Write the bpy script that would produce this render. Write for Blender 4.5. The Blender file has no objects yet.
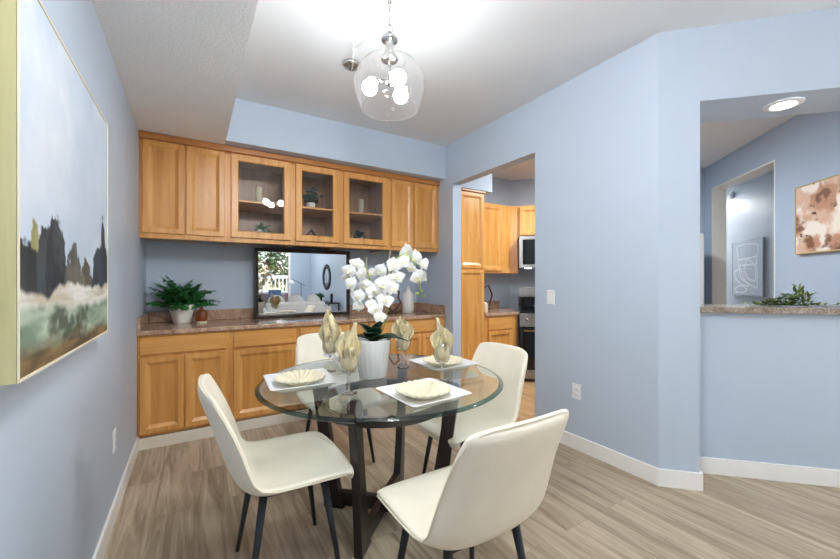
import bpy, bmesh, math, random
import numpy as np
from mathutils import Vector, Matrix

C = bpy.context.scene.collection
scene = bpy.context.scene
random.seed(7)
rng = np.random.default_rng(11)
PI = math.pi
S2 = math.sqrt(.5)

# ------------------------------------------------------------------ camera
EYE = 1.27
FPX = 370.0
YAW = math.radians(31.45)
cam = bpy.data.cameras.new('camera')
cam.sensor_width = 36
cam.lens = FPX / 840 * 36
cam.shift_y = 2.0 / 840
cam.clip_start = .02
camo = bpy.data.objects.new('camera', cam)
C.objects.link(camo)
camo.location = (0, 0, EYE)
camo.rotation_euler = (PI / 2, 0, -YAW)
scene.camera = camo

# ------------------------------------------------------------------ world, lights, exposure
world = bpy.data.worlds.new('world')
scene.world = world
world.use_nodes = True
wn = world.node_tree
sky = wn.nodes.new('ShaderNodeTexSky')
sky.sky_type = 'NISHITA'
sky.sun_disc = False
sky.sun_elevation = math.radians(45)
sky.sun_rotation = math.radians(120)
wn.links.new(sky.outputs[0], wn.nodes['Background'].inputs[0])
wn.nodes['Background'].inputs[1].default_value = .16

def area(name, loc, rot, sx, sy, power, col=(1, 1, 1)):
    l = bpy.data.lights.new(name, 'AREA')
    l.shape = 'RECTANGLE'
    l.size, l.size_y = sx, sy
    l.energy = power
    l.color = col
    o = bpy.data.objects.new(name, l)
    C.objects.link(o)
    o.location, o.rotation_euler = loc, rot
    return o
# added fill light outside an unseen left window, behind the camera
area('added_fill_left', (-2.85, -3.1, 1.5), (0, -PI / 2, 0), 2.0, 3.8, 16, (1.0, .985, .96))
# added fill light outside an unseen right window, beyond the angled wall
area('added_fill_right', (3.80, -.58, 1.45), (0, PI / 2, 0), 2.1, 1.0, 12, (1.0, .985, .96))
sun = bpy.data.lights.new('sun', 'SUN')
sun.energy = 2.2
sun.angle = .02
suno = bpy.data.objects.new('sun', sun)
C.objects.link(suno)
suno.rotation_euler = (math.radians(-48), 0, math.radians(12))     # over the roof, on the garden behind the balcony
P_FILL = 32.0      # unseen globe lamps added to brighten the dining room
P_FILL2 = 24.0
P_KITCHEN = 46.0
P_HALL = 110.0
P_BULB = 42.0
P_SPOT = 70.0
vs = scene.view_settings
vs.view_transform = 'Standard'
vs.look = 'None'
vs.gamma = 1
vs.exposure = 1.42
vs.use_curve_mapping = False
scene.cycles.max_bounces = 10
scene.cycles.diffuse_bounces = 6
scene.cycles.transparent_max_bounces = 24
scene.cycles.caustics_reflective = False
scene.cycles.caustics_refractive = False
scene.cycles.sample_clamp_indirect = 4

# ------------------------------------------------------------------ materials
def lin(r, g, b):
    f = lambda c: (c / 255 / 12.92) if c / 255 <= .04045 else ((c / 255 + .055) / 1.055) ** 2.4
    return (f(r), f(g), f(b), 1)

class Mat:
    """small node helper"""
    def __init__(s, name):
        s.m = bpy.data.materials.new(name)
        s.m.use_nodes = True
        s.t = s.m.node_tree
        s.N, s.L = s.t.nodes, s.t.links
        s.b = s.N['Principled BSDF']
        s.out = s.N['Material Output']
        s._co = None
    def co(s, scale=(1, 1, 1), kind='Object', rot=(0, 0, 0)):
        c = s.N.new('ShaderNodeTexCoord')
        mp = s.N.new('ShaderNodeMapping')
        mp.inputs['Scale'].default_value = scale
        mp.inputs['Rotation'].default_value = rot
        s.L.new(c.outputs[kind], mp.inputs[0])
        return mp.outputs[0]
    def noise(s, vec, scale, detail=3, rough=.55, dist=0):
        n = s.N.new('ShaderNodeTexNoise')
        n.inputs['Scale'].default_value = scale
        n.inputs['Detail'].default_value = detail
        n.inputs['Roughness'].default_value = rough
        n.inputs['Distortion'].default_value = dist
        s.L.new(vec, n.inputs['Vector'])
        return n.outputs[0]
    def ramp(s, fac, stops):
        r = s.N.new('ShaderNodeValToRGB')
        e = r.color_ramp.elements
        while len(e) < len(stops):
            e.new(.5)
        for k, (p, c) in enumerate(stops):
            e[k].position = p
            e[k].color = c
        s.L.new(fac, r.inputs[0])
        return r.outputs[0]
    def mix(s, fac, a, b, mode='MIX'):
        n = s.N.new('ShaderNodeMix')
        n.data_type = 'RGBA'
        n.blend_type = mode
        for sock, v in ((n.inputs[0], fac), (n.inputs[6], a), (n.inputs[7], b)):
            if hasattr(v, 'is_output'):
                s.L.new(v, sock)
            else:
                sock.default_value = v
        return n.outputs[2]
    def bump(s, h, strength, dist=.01):
        n = s.N.new('ShaderNodeBump')
        n.inputs['Strength'].default_value = strength
        n.inputs['Distance'].default_value = dist
        s.L.new(h, n.inputs['Height'])
        s.L.new(n.outputs[0], s.b.inputs['Normal'])
    def set(s, **k):
        for n, v in k.items():
            n = {'color': 'Base Color', 'rough': 'Roughness', 'metal': 'Metallic', 'spec': 'Specular IOR Level',
                 'coat': 'Coat Weight', 'sheen': 'Sheen Weight', 'sub': 'Subsurface Weight'}.get(n, n)
            if hasattr(v, 'is_output'):
                s.L.new(v, s.b.inputs[n])
            else:
                s.b.inputs[n].default_value = v
        return s

def plain(name, col, rough=.5, metal=0, var=.06, scale=8, spec=.5, bump=0, bscale=200):
    m = Mat(name)
    n = m.noise(m.co(), scale)
    d = tuple(c * (1 - var) for c in col[:3]) + (1,)
    u = tuple(min(1, c * (1 + var)) for c in col[:3]) + (1,)
    m.set(color=m.ramp(n, [(.3, d), (.7, u)]), rough=rough, metal=metal, spec=spec)
    if bump:
        m.bump(m.noise(m.co(), bscale, 2), bump, .002)
    return m.m

def painted(name, col, rough=.5, scale=130, strength=.12, spec=.35):
    m = Mat(name)
    n = m.noise(m.co(), 2.2, 2)
    d = tuple(c * .97 for c in col[:3]) + (1,)
    m.set(color=m.ramp(n, [(.3, d), (.7, col)]), rough=rough, spec=spec)
    m.bump(m.noise(m.co(), scale, 2, .5), strength, .004)
    return m.m

def wood(name, dark, mid, light, axis='z', rough=.34):
    m = Mat(name)
    sc = {'z': (9, 9, .7), 'x': (.7, 9, 9)}[axis]
    v = m.co(sc)
    a = m.noise(v, 2.5, 5, .6, .6)
    f = m.noise(m.co(tuple(c * 9 for c in sc)), 2, 3, .6)
    col = m.ramp(a, [(.25, dark), (.5, mid), (.78, light)])
    col = m.mix(m.ramp(f, [(.35, (0, 0, 0, 1)), (.75, (.16, .16, .16, 1))]), col, dark)
    m.set(color=col, rough=rough, coat=.15)
    m.b.inputs['Coat Roughness'].default_value = .25
    m.bump(f, .05, .002)
    return m.m

def granite(name, a, b, c, d):
    m = Mat(name)
    v = m.co()
    n1 = m.noise(v, 9, 6, .7, 1.2)
    n2 = m.noise(v, 90, 4, .7)
    vo = m.N.new('ShaderNodeTexVoronoi')
    vo.inputs['Scale'].default_value = 160
    m.L.new(v, vo.inputs['Vector'])
    col = m.ramp(n1, [(.32, a), (.48, b), (.62, c)])
    col = m.mix(m.ramp(n2, [(.42, (0, 0, 0, 1)), (.62, (.75, .75, .75, 1))]), col, d)
    col = m.mix(m.ramp(vo.outputs['Distance'], [(.12, (.75, .75, .75, 1)), (.34, (0, 0, 0, 1))]), col, lin(62, 46, 38))
    m.set(color=col, rough=.14, spec=.5)
    return m.m

def planks(name, pal, wx=.18, ly=1.22, rough=.42):
    m = Mat(name)
    v = m.co((1, 1, 1), rot=(0, 0, PI / 2))
    br = m.N.new('ShaderNodeTexBrick')
    br.offset = .37
    br.inputs['Scale'].default_value = 1
    br.inputs['Brick Width'].default_value = ly
    br.inputs['Row Height'].default_value = wx
    br.inputs['Mortar Size'].default_value = .0012
    br.inputs['Mortar Smooth'].default_value = .2
    br.inputs['Bias'].default_value = 0
    br.inputs['Color1'].default_value = (.0, .0, .0, 1)
    br.inputs['Color2'].default_value = (1, 1, 1, 1)
    br.inputs['Mortar'].default_value = (.5, .5, .5, 1)
    m.L.new(v, br.inputs['Vector'])
    # shift the grain from plank to plank
    ad = m.N.new('ShaderNodeVectorMath')
    ad.operation = 'MULTIPLY_ADD'
    ad.inputs[1].default_value = (3.1, 7.7, 0)
    m.L.new(br.outputs['Color'], ad.inputs[0])
    m.L.new(m.co((14, .9, 1)), ad.inputs[2])
    g = m.noise(ad.outputs[0], 1.3, 6, .62, 1.1)
    f = m.noise(m.co((120, 3, 1)), 1.2, 3, .6)
    col = m.ramp(g, [(.25, pal[0]), (.45, pal[1]), (.6, pal[2]), (.8, pal[3])])
    tone = m.ramp(br.outputs['Color'], [(0, (.86, .86, .86, 1)), (1, (1.0, 1.0, 1.0, 1))])
    col = m.mix(1.0, col, tone, 'MULTIPLY')
    col = m.mix(m.ramp(f, [(.4, (0, 0, 0, 1)), (.8, (.35, .35, .35, 1))]), col, pal[0])
    col = m.mix(m.ramp(br.outputs['Fac'], [(.3, (0, 0, 0, 1)), (1, (.5, .5, .5, 1))]), col, pal[0])
    m.set(color=col, rough=rough, spec=.4)
    m.bump(f, .06, .002)
    return m.m

def glass(name, tint=(1, 1, 1, 1), ior=1.45, rough=0.0, gain=1.0, haze=0):
    """thin clear glass: what lies behind shows through, fresnel reflection on top"""
    m = Mat(name)
    tr = m.N.new('ShaderNodeBsdfTransparent')
    tr.inputs[0].default_value = tint
    gl = m.N.new('ShaderNodeBsdfGlossy')
    gl.inputs['Roughness'].default_value = rough
    fr = m.N.new('ShaderNodeFresnel')
    fr.inputs['IOR'].default_value = ior
    ge = m.N.new('ShaderNodeNewGeometry')
    # the inside faces of the pane reflect no more than the outside ones
    mu = m.N.new('ShaderNodeMath')
    mu.operation = 'MULTIPLY_ADD'
    mu.inputs[1].default_value = -1
    mu.inputs[2].default_value = 1
    m.L.new(ge.outputs['Backfacing'], mu.inputs[0])
    mg = m.N.new('ShaderNodeMath')
    mg.operation = 'MULTIPLY'
    m.L.new(fr.outputs[0], mg.inputs[0])
    m.L.new(mu.outputs[0], mg.inputs[1])
    mg2 = m.N.new('ShaderNodeMath')
    mg2.operation = 'MULTIPLY'
    mg2.use_clamp = True
    mg2.inputs[1].default_value = gain
    m.L.new(mg.outputs[0], mg2.inputs[0])
    mx = m.N.new('ShaderNodeMixShader')
    m.L.new(mg2.outputs[0], mx.inputs[0])
    m.L.new(tr.outputs[0], mx.inputs[1])
    m.L.new(gl.outputs[0], mx.inputs[2])
    last = mx.outputs[0]
    if haze:                       # white haze mixed in to imitate bulb glow, denser where glass is edge-on
        df = m.N.new('ShaderNodeBsdfTranslucent'); d2 = m.N.new('ShaderNodeBsdfDiffuse')
        ad = m.N.new('ShaderNodeMixShader')
        m.L.new(df.outputs[0], ad.inputs[1]); m.L.new(d2.outputs[0], ad.inputs[2])
        lw = m.N.new('ShaderNodeLayerWeight'); lw.inputs[0].default_value = .25
        mm = m.N.new('ShaderNodeMath'); mm.operation = 'MULTIPLY_ADD'; mm.use_clamp = True
        mm.inputs[1].default_value = 12 * haze; mm.inputs[2].default_value = haze
        m.L.new(lw.outputs['Facing'], mm.inputs[0])
        m2 = m.N.new('ShaderNodeMixShader')
        m.L.new(mm.outputs[0], m2.inputs[0]); m.L.new(last, m2.inputs[1]); m.L.new(ad.outputs[0], m2.inputs[2])
        last = m2.outputs[0]
    m.L.new(last, m.out.inputs[0])
    return m.m

def glow(name, col, strength):
    m = Mat(name)
    m.set(color=(.8, .8, .8, 1))
    m.b.inputs['Emission Color'].default_value = col
    m.b.inputs['Emission Strength'].default_value = strength
    return m.m

WALL = painted('blue_wall_paint', lin(187, 199, 214), .5)
WALL3 = painted('hallway_paint', lin(190, 197, 204), .35, 95, .25, .5)
WALL2 = painted('blue_textured_wall_paint', lin(176, 195, 217), .3, 95, .35, .5)
CEIL = painted('white_ceiling_paint', lin(228, 230, 232), .75, 160, .08)
CEILT = painted('textured_ceiling_paint', lin(246, 248, 250), .8, 75, .7)
TRIM = plain('white_trim_paint', lin(242, 240, 235), .4, var=.02)
CREAMTRIM = plain('cream_trim_paint', lin(226, 217, 200), .45, var=.02)
FLOOR = planks('greige_vinyl_planks', [lin(122, 104, 86), lin(166, 149, 127), lin(192, 176, 153), lin(216, 202, 180)])
FLOORK = planks('bounce_warmed_kitchen_planks', [lin(164, 124, 84), lin(194, 154, 110), lin(212, 174, 130), lin(222, 190, 150)])  # kitchen floor colour warmed to stand for light bounced off the cabinets
WOODV = wood('maple_vertical', lin(194, 132, 64), lin(216, 156, 84), lin(230, 176, 108))
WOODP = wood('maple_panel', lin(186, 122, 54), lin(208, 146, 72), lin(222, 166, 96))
WOODKP = wood('amber_panel', lin(196, 128, 54), lin(218, 156, 78), lin(230, 176, 100))
WOODH = wood('maple_horizontal', lin(194, 132, 64), lin(216, 156, 84), lin(230, 176, 108), 'x')
WOODK = wood('amber_maple', lin(198, 130, 58), lin(222, 160, 84), lin(234, 180, 108))
WOODKH = wood('amber_maple_horizontal', lin(198, 130, 58), lin(222, 160, 84), lin(234, 180, 108), 'x')
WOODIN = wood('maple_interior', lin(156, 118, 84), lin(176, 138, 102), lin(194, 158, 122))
WOODC = wood('dark_maple_crown', lin(150, 92, 40), lin(178, 114, 56), lin(196, 134, 72), 'x')
ESPR = wood('espresso_wood', lin(17, 12, 11), lin(27, 19, 17), lin(42, 29, 25), rough=.3)
GRAN = granite('brown_granite', lin(134, 100, 80), lin(184, 152, 128), lin(212, 184, 160), lin(166, 126, 102))
GRANB = granite('beige_granite', lin(132, 118, 106), lin(170, 156, 142), lin(196, 184, 172), lin(96, 82, 72))
LEATH = plain('cream_faux_leather', lin(240, 232, 214), .42, var=.03, bump=.08, bscale=350)
PIPE = plain('cream_piping', lin(228, 218, 196), .45, var=.02)
BLKM = plain('black_metal', lin(40, 44, 50), .38, .3, var=.1)
GLASS = glass('clear_table_glass', lin(247, 251, 250), 1.5, gain=1.9)
RIM = glass('green_glass_edge', lin(120, 150, 146), 1.6, .05)
PANE = glass('cabinet_glass', lin(253, 253, 253), 1.5, gain=1.5)
def crystal(name):
    m = Mat(name)
    m.set(color=(1, 1, 1, 1), rough=.0)
    m.b.inputs['Transmission Weight'].default_value = 1
    m.b.inputs['IOR'].default_value = 1.45
    return m.m
GOBG = crystal('goblet_glass')
BOWLG = glass('goblet_bowl_glass', lin(252, 252, 252), 1.5, gain=2.2)
GLOBE = glass('pendant_glass', lin(254, 254, 254), 1.45, gain=1.1, haze=.0012)
PORC = plain('white_porcelain', lin(240, 241, 242), .18, var=.01)
CREAMP = plain('cream_ceramic', lin(222, 213, 186), .35, var=.04)
NAPK = plain('gold_napkin_cloth', lin(220, 207, 168), .5, var=.12, scale=30, bump=.25, bscale=500)
CHROME = plain('polished_nickel', lin(190, 188, 184), .18, 1, var=.03)
STEEL = plain('brushed_steel', lin(158, 155, 150), .36, 1, var=.04)
BLACKG = plain('black_appliance_glass', lin(16, 16, 18), .08, var=.1)
BLACKP = plain('black_enamel', lin(26, 26, 28), .3, var=.1)
WHITEP = plain('white_plastic', lin(240, 240, 240), .35, var=.01)
WHITEC = plain('white_ceramic_matte', lin(236, 235, 230), .45, var=.02)
SOIL = plain('dark_moss', lin(58, 46, 34), .9, var=.4, scale=60)
ORL = plain('orchid_leaf_green', lin(20, 62, 44), .35, var=.25)
STEM = plain('orchid_stem_green', lin(132, 158, 62), .5, var=.15, scale=20)
STAKE = plain('stake_olive', lin(150, 132, 84), .6, var=.1)
PETAL = plain('white_petal', lin(244, 243, 240), .5, var=.015)
LIP = plain('pale_lip', lin(224, 220, 178), .5, var=.15, scale=60)
FERN = plain('fern_green', lin(48, 116, 60), .5, var=.45, scale=25)
EUCA = plain('blue_green_leaf', lin(62, 96, 88), .5, var=.25, scale=25)
GREENS = plain('bar_greens', lin(98, 118, 58), .5, var=.55, scale=30)
AMBER = plain('amber_brown_glaze', lin(122, 62, 24), .2, var=.15)
BRONZE = plain('dark_bronze', lin(62, 56, 52), .35, .6, var=.12)
BROWNM = plain('dark_brown_metal', lin(86, 58, 44), .4, .4, var=.15)
SILVER = Mat('mirror_silver').set(color=(.80, .82, .84, 1), rough=.0, metal=1).m
OLIVE = wood('olive_gold_frame', lin(172, 164, 116), lin(190, 182, 134), lin(204, 197, 152))
GOLD = plain('pale_gold_frame', lin(206, 186, 138), .35, .5, var=.06)
CREAMF = plain('cream_canvas_edge', lin(224, 216, 188), .6, var=.04)
PEWTER = plain('pewter_frame', lin(170, 178, 184), .4, .3, var=.05)
CANDLE = plain('sage_cream_wax', lin(206, 200, 168), .5, var=.05)
BRICK = None
SOFA = plain('white_upholstery', lin(196, 194, 190), .8, var=.03)

def art_material(name):
    m = Mat(name)
    a = m.N.new('ShaderNodeVertexColor')
    a.layer_name = 'paint'
    m.set(color=a.outputs[0], rough=.6)
    m.bump(m.noise(m.co((1, 1, 1)), 90, 4), .25, .003)
    return m.m

# ------------------------------------------------------------------ mesh helpers
class MB:
    def __init__(s):
        s.v, s.f, s.mi, s.sm = [], [], [], []
    def add(s, vs, fs, mi=0, smooth=False, M=None):
        o = len(s.v)
        if M is not None:
            vs = [M @ Vector(v) for v in vs]
        s.v += [tuple(v) for v in vs]
        s.f += [tuple(i + o for i in f) for f in fs]
        s.mi += [mi] * len(fs)
        s.sm += [smooth] * len(fs)
        return s
    def box(s, x0, x1, y0, y1, z0, z1, mi=0, M=None):
        vs = [(x, y, z) for z in (z0, z1) for y in (y0, y1) for x in (x0, x1)]
        fs = [(0, 2, 3, 1), (4, 5, 7, 6), (0, 1, 5, 4), (2, 6, 7, 3), (0, 4, 6, 2), (1, 3, 7, 5)]
        return s.add(vs, fs, mi, False, M)
    def prism(s, pts, z0, z1, mi=0, M=None):
        """pts: ccw outline in xy"""
        n = len(pts)
        vs = [(x, y, z0) for x, y in pts] + [(x, y, z1) for x, y in pts]
        fs = [tuple(range(n - 1, -1, -1)), tuple(range(n, 2 * n))]
        fs += [(i, (i + 1) % n, (i + 1) % n + n, i + n) for i in range(n)]
        return s.add(vs, fs, mi, False, M)
    def lathe(s, prof, seg=32, mi=0, M=None, fn=None, cap=True, smooth=True):
        vs, fs = [], []
        n = len(prof)
        for j in range(seg):
            a = 2 * PI * j / seg
            for i, (r, z) in enumerate(prof):
                k = fn(a, i / (n - 1)) if fn else 1
                vs.append((r * k * math.cos(a), r * k * math.sin(a), z))
        for j in range(seg):
            k = (j + 1) % seg
            for i in range(n - 1):
                fs.append((j * n + i, k * n + i, k * n + i + 1, j * n + i + 1))
        s.add(vs, fs, mi, smooth, M)
        if cap:
            o = len(s.v) - len(vs)
            if prof[0][0] > 1e-4:
                s.f.append(tuple(o + j * n for j in range(seg - 1, -1, -1))); s.mi.append(mi); s.sm.append(False)
            if prof[-1][0] > 1e-4:
                s.f.append(tuple(o + j * n + n - 1 for j in range(seg))); s.mi.append(mi); s.sm.append(False)
        return s
    def tube(s, pts, rad, seg=10, mi=0, cap=True, smooth=True, closed=False):
        pts = [Vector(p) for p in pts]
        n = len(pts)
        rad = rad if isinstance(rad, (list, tuple)) else [rad] * n
        vs, fs = [], []
        up = None
        for i, p in enumerate(pts):
            if closed:
                t = (pts[(i + 1) % n] - pts[i - 1]).normalized()
            else:
                t = (pts[min(i + 1, n - 1)] - pts[max(i - 1, 0)]).normalized()
            if up is None:
                up = Vector((0, 0, 1)) if abs(t.z) < .9 else Vector((1, 0, 0))
            a = (up - t * up.dot(t))
            a = a.normalized() if a.length > 1e-5 else t.orthogonal().normalized()
            up = a
            b = t.cross(a)
            for k in range(seg):
                an = 2 * PI * k / seg
                vs.append(p + (a * math.cos(an) + b * math.sin(an)) * rad[i])
        m = n if closed else n - 1
        for i in range(m):
            j = (i + 1) % n
            for k in range(seg):
                l = (k + 1) % seg
                fs.append((i * seg + k, i * seg + l, j * seg + l, j * seg + k))
        if cap and not closed:
            fs.append(tuple(range(seg - 1, -1, -1)))
            fs.append(tuple((n - 1) * seg + k for k in range(seg)))
        return s.add(vs, fs, mi, smooth)
    def grid(s, P, mi=0, smooth=True, wrap=False):
        """P[i][j] of points"""
        n, m = len(P), len(P[0])
        vs = [p for row in P for p in row]
        fs = [(i * m + j, i * m + j + 1, (i + 1) * m + j + 1, (i + 1) * m + j) for i in range(n - 1) for j in range(m - 1)]
        return s.add(vs, fs, mi, smooth)
    def rings(s, loops, mi=0, hole=False, x0=0, z0=0, w=1, h=1, back=0):
        """nested rectangles facing -y; loops = (inset, y); hole leaves the middle open"""
        vs, fs = [], []
        L = [(0, back)] + list(loops) + ([(loops[-1][0], back)] if hole else [])
        for ins, y in L:
            vs += [(x0 + ins, y, z0 + ins), (x0 + w - ins, y, z0 + ins), (x0 + w - ins, y, z0 + h - ins), (x0 + ins, y, z0 + h - ins)]
        for i in range(len(L) - 1):
            for k in range(4):
                l = (k + 1) % 4
                fs.append((i * 4 + k, i * 4 + l, i * 4 + 4 + l, i * 4 + 4 + k))
        if hole:
            i = len(L) - 1
            for k in range(4):
                l = (k + 1) % 4
                fs.append((i * 4 + k, i * 4 + l, l, k))
        else:
            i = len(L) - 1
            fs.append(tuple(i * 4 + k for k in range(4)))
            fs.append((3, 2, 1, 0))
        return s.add(vs, fs, mi)
    def sphere(s, c, r, seg=16, rings=10, mi=0, sc=(1, 1, 1)):
        prof = [(max(1e-5, r * math.sin(PI * i / rings)), -r * math.cos(PI * i / rings)) for i in range(rings + 1)]
        return s.lathe(prof, seg, mi, Matrix.Translation(c) @ Matrix.Diagonal((*sc, 1)), cap=False)
    def build(s, name, mats, parent=None, bevel=0, subsurf=0, seg=2, weld=False):
        me = bpy.data.meshes.new(name)
        me.from_pydata(s.v, [], s.f)
        for m in (mats if isinstance(mats, (list, tuple)) else [mats]):
            me.materials.append(m)
        me.polygons.foreach_set('material_index', s.mi)
        me.polygons.foreach_set('use_smooth', s.sm)
        if weld:
            bm = bmesh.new(); bm.from_mesh(me)
            bmesh.ops.remove_doubles(bm, verts=bm.verts, dist=1e-5)
            bmesh.ops.recalc_face_normals(bm, faces=bm.faces)
            bm.to_mesh(me); bm.free()
        me.update()
        o = bpy.data.objects.new(name, me)
        C.objects.link(o)
        if parent is not None:
            o.parent = parent
        if bevel:
            b = o.modifiers.new('bevel', 'BEVEL')
            b.width = bevel; b.segments = seg; b.limit_method = 'ANGLE'; b.angle_limit = math.radians(40)
        if subsurf:
            q = o.modifiers.new('subsurf', 'SUBSURF')
            q.levels = q.render_levels = subsurf
        return o

def tag(o, label, cat, group=None):
    o['label'] = label; o['category'] = cat
    if group: o['group'] = group
    return o
def thing(name, label, cat, loc=(0, 0, 0), rotz=0, group=None):
    o = bpy.data.objects.new(name, None)
    o.empty_display_size = .1
    C.objects.link(o)
    o.location = loc
    o.rotation_euler = (0, 0, rotz)
    return tag(o, label, cat, group)
def struct(name, mb, mats, **k):
    o = mb.build(name, mats, **k)
    o['kind'] = 'structure'
    return o
def dup(root, loc, rotz, label, group=None):
    r = root.copy(); C.objects.link(r)
    r.location = loc; r.rotation_euler = (0, 0, rotz)
    r['label'] = label
    if group: r['group'] = group
    for ch in list(root.children):
        c = ch.copy(); C.objects.link(c); c.parent = r
        for g in list(ch.children):
            d = g.copy(); C.objects.link(d); d.parent = c
    return r
def uw(u, n, z=0):
    return ((u + n) * S2, (n - u) * S2, z)
UW = -PI / 4           # local x runs along the angled wall, local y away from the dining room
FW = Vector((math.sin(YAW), math.cos(YAW), 0)); RT = Vector((math.cos(YAW), -math.sin(YAW), 0))
def at(px, py, d):     # a point in the room
    return Vector((0, 0, EYE)) + FW * d + RT * ((px - 420) / FPX * d) + Vector((0, 0, (281.5 - py) / FPX * d))

# ------------------------------------------------------------------ room shell
XL, XR, YB, ZC, ZS = -.365, 2.47, 4.12, 2.82, 2.448
YS = 3.478                       # face of the soffit over the cabinets
NF, NB, NW = 2.588, 2.955, 5.84  # angled wall: dining face, kitchen face; range wall
U0, U1, U2 = .905, 1.129, 2.6    # corner, pillar edge, hall wall
LX, LY = 3.668, -5.7             # living room right and far walls

b = MB(); b.box(-2.8, XR, LY - .1, 5.2, -.06, 0); b.box(XR, 7.8, LY - .1, 1.0, -.06, 0)
b.box(XR, 3.5, 1.0, 1.19, -.06, 0)
struct('floor', b, FLOOR)
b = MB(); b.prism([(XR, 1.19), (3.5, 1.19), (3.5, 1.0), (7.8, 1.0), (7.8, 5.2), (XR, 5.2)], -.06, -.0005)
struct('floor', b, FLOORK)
b = MB(); b.box(-2.8, 7.8, LY - .1, 5.6, ZC, ZC + .1); b.box(4.6, 7.8, -3.4, LY + .1, ZC, ZC + .1)
struct('ceiling', b, CEIL)
b = MB(); b.box(XL - .02, .23, -.6, YB + .02, ZS, ZC + .02)
struct('ceiling', b, CEILT)
b = MB(); b.box(XL - .12, XL, -.6, YB + .1, 0, ZC)
struct('wall_left', b, WALL)
b = MB(); b.box(XL - .12, 4.3, YB, YB + .1, 0, ZC)
struct('wall_back', b, WALL)
b = MB(); b.box(.23, XR, YS, YB, ZS, ZC)
struct('wall_soffit', b, WALL)
b = MB(); yo0, yo1, zo = 2.169, 3.334, 2.367
b.box(XR, XR + .115, yo1, YB, 0, ZC); b.box(XR, XR + .115, yo0, yo1, zo, ZC); b.box(XR, XR + .115, 1.19, yo0, 0, ZC)
struct('wall_right', b, WALL)
# angled wall with the pass-through, in its own frame
MU = Matrix.Rotation(UW, 4, 'Z')
b = MB()
b.box(U0, U1, NF, NB, 0, ZC, M=MU)
b.box(U1, U2, NF, NB, 2.368, ZC, M=MU)
b.box(U1, U2, 2.83, NB, 0, 1.066, M=MU)
struct('wall_angled', b, WALL)
b = MB()                           # wall with the tall opening into the hallway
b.box(U2, U2 + .155, NF, 4.46, 0, ZC, M=MU); b.box(U2, U2 + .155, 5.64, NW + .1, 0, ZC, M=MU)
b.box(U2, U2 + .155, 4.46, 5.64, 2.49, ZC, M=MU)
struct('wall_hall', b, WALL2)
b = MB()
for q in ((U2 - .003, U2 + .158, 5.632, 5.645, 0, 2.49), (U2 - .003, U2 + .158, 4.455, 4.468, 0, 2.49), (U2 - .003, U2 + .158, 4.455, 5.645, 2.482, 2.495)):
    b.box(*q, M=MU)
struct('trim_1', b, TRIM)
b = MB(); b.box(3.6, 3.7, 3.2, 9.2, 0, ZC, M=MU); b.box(2.7, 3.7, 9.2, 9.3, 0, ZC, M=MU); b.box(2.7, 3.7, 3.1, 3.2, 0, ZC, M=MU)
b.box(U2, U2 + .155, NW + .1, 9.2, 0, ZC, M=MU)
struct('wall_hallway', b, WALL3)
b = MB(); b.box(-.15, U2 + .1, NW, NW + .1, 0, ZC, M=MU)
struct('wall_kitchen', b, WALL)
b = MB(); b.box(XR + .115, 3.08, 3.36, YB, 2.35, ZC)
struct('wall_pantry_soffit', b, WALL)
b = MB(); b.box(LX, LX + .1, LY, -1.10, 0, ZC); b.box(LX, LX + .1, -.07, -.008, 0, ZC); b.box(LX, LX + .1, -1.10, -.07, 0, .4); b.box(LX, LX + .1, -1.10, -.07, 2.5, ZC)
struct('wall_living_right', b, WALL)
b = MB(); b.box(-2.7, .4, LY - .1, LY, 0, ZC); b.box(2.95, LX + .1, LY - .1, LY, 0, ZC); b.box(.4, 2.95, LY - .1, LY, 2.4, ZC)
struct('wall_far', b, WALL)
b = MB(); b.box(-2.7, -2.6, -1.1, -.5, 0, ZC); b.box(-2.7, -2.6, LY, -5.1, 0, ZC); b.box(-2.7, -2.6, -5.1, -1.1, 0, .45); b.box(-2.7, -2.6, -5.1, -1.1, 2.5, ZC)
struct('wall_living_left', b, WALL)
b = MB(); b.box(-2.7, XL, -.6, -.5, 0, ZC)
struct('wall_near', b, WALL)
# baseboards
b = MB(); b.box(XL, XL + .013, -.6, 3.47, 0, .108); struct('baseboard_left', b, TRIM, bevel=.003)
b = MB(); b.box(XR - .013, XR, 1.185, yo0, 0, .108); struct('baseboard_right', b, TRIM, bevel=.003)
b = MB(); b.box(U0 - .005, U1 + .013, NF - .013, NF, 0, .108, M=MU); b.box(U1, U1 + .013, NF, 2.83, 0, .108, M=MU)
struct('baseboard_pillar', b, TRIM, bevel=.003)
b = MB(); b.box(U1 + .013, U2, 2.817, 2.83, 0, .108, M=MU); struct('baseboard_half_wall', b, TRIM, bevel=.003)
b = MB(); b.box(XL + .013, XR, 3.462, 3.476, 0, .088); struct('baseboard_cabinets', b, CREAMTRIM, bevel=.003)
b = MB(); b.box(2.95, LX, LY, LY + .013, 0, .1); b.box(LX - .013, LX, LY, -.1, 0, .1); struct('baseboard_living', b, TRIM)
# sliding door to the balcony; unseen windows added for the fill lights
b = MB(); b.rings([(.0, -.05), (.07, -.05)], hole=True, x0=.4, z0=0, w=1.3, h=2.4, back=.02)
b.rings([(.0, -.05), (.07, -.05)], hole=True, x0=1.62, z0=0, w=1.33, h=2.4, back=.0)
o = struct('door_1', b, TRIM); o.location = (0, LY, 0)
p = MB(); p.box(.47, 1.63, -.03, -.024, .07, 2.33); p.box(1.69, 2.88, -.03, -.024, .07, 2.33); q = p.build('pane', PANE, o); q['kind'] = 'structure'
b = MB(); b.rings([(0, -.04), (.06, -.04)], hole=True, w=4.0, h=2.05, back=.04)
o = struct('added_window_left', b, TRIM); o.location = (-2.65, -5.1, .45); o.rotation_euler = (0, 0, PI / 2)  # unseen window, added for the left fill light

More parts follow.
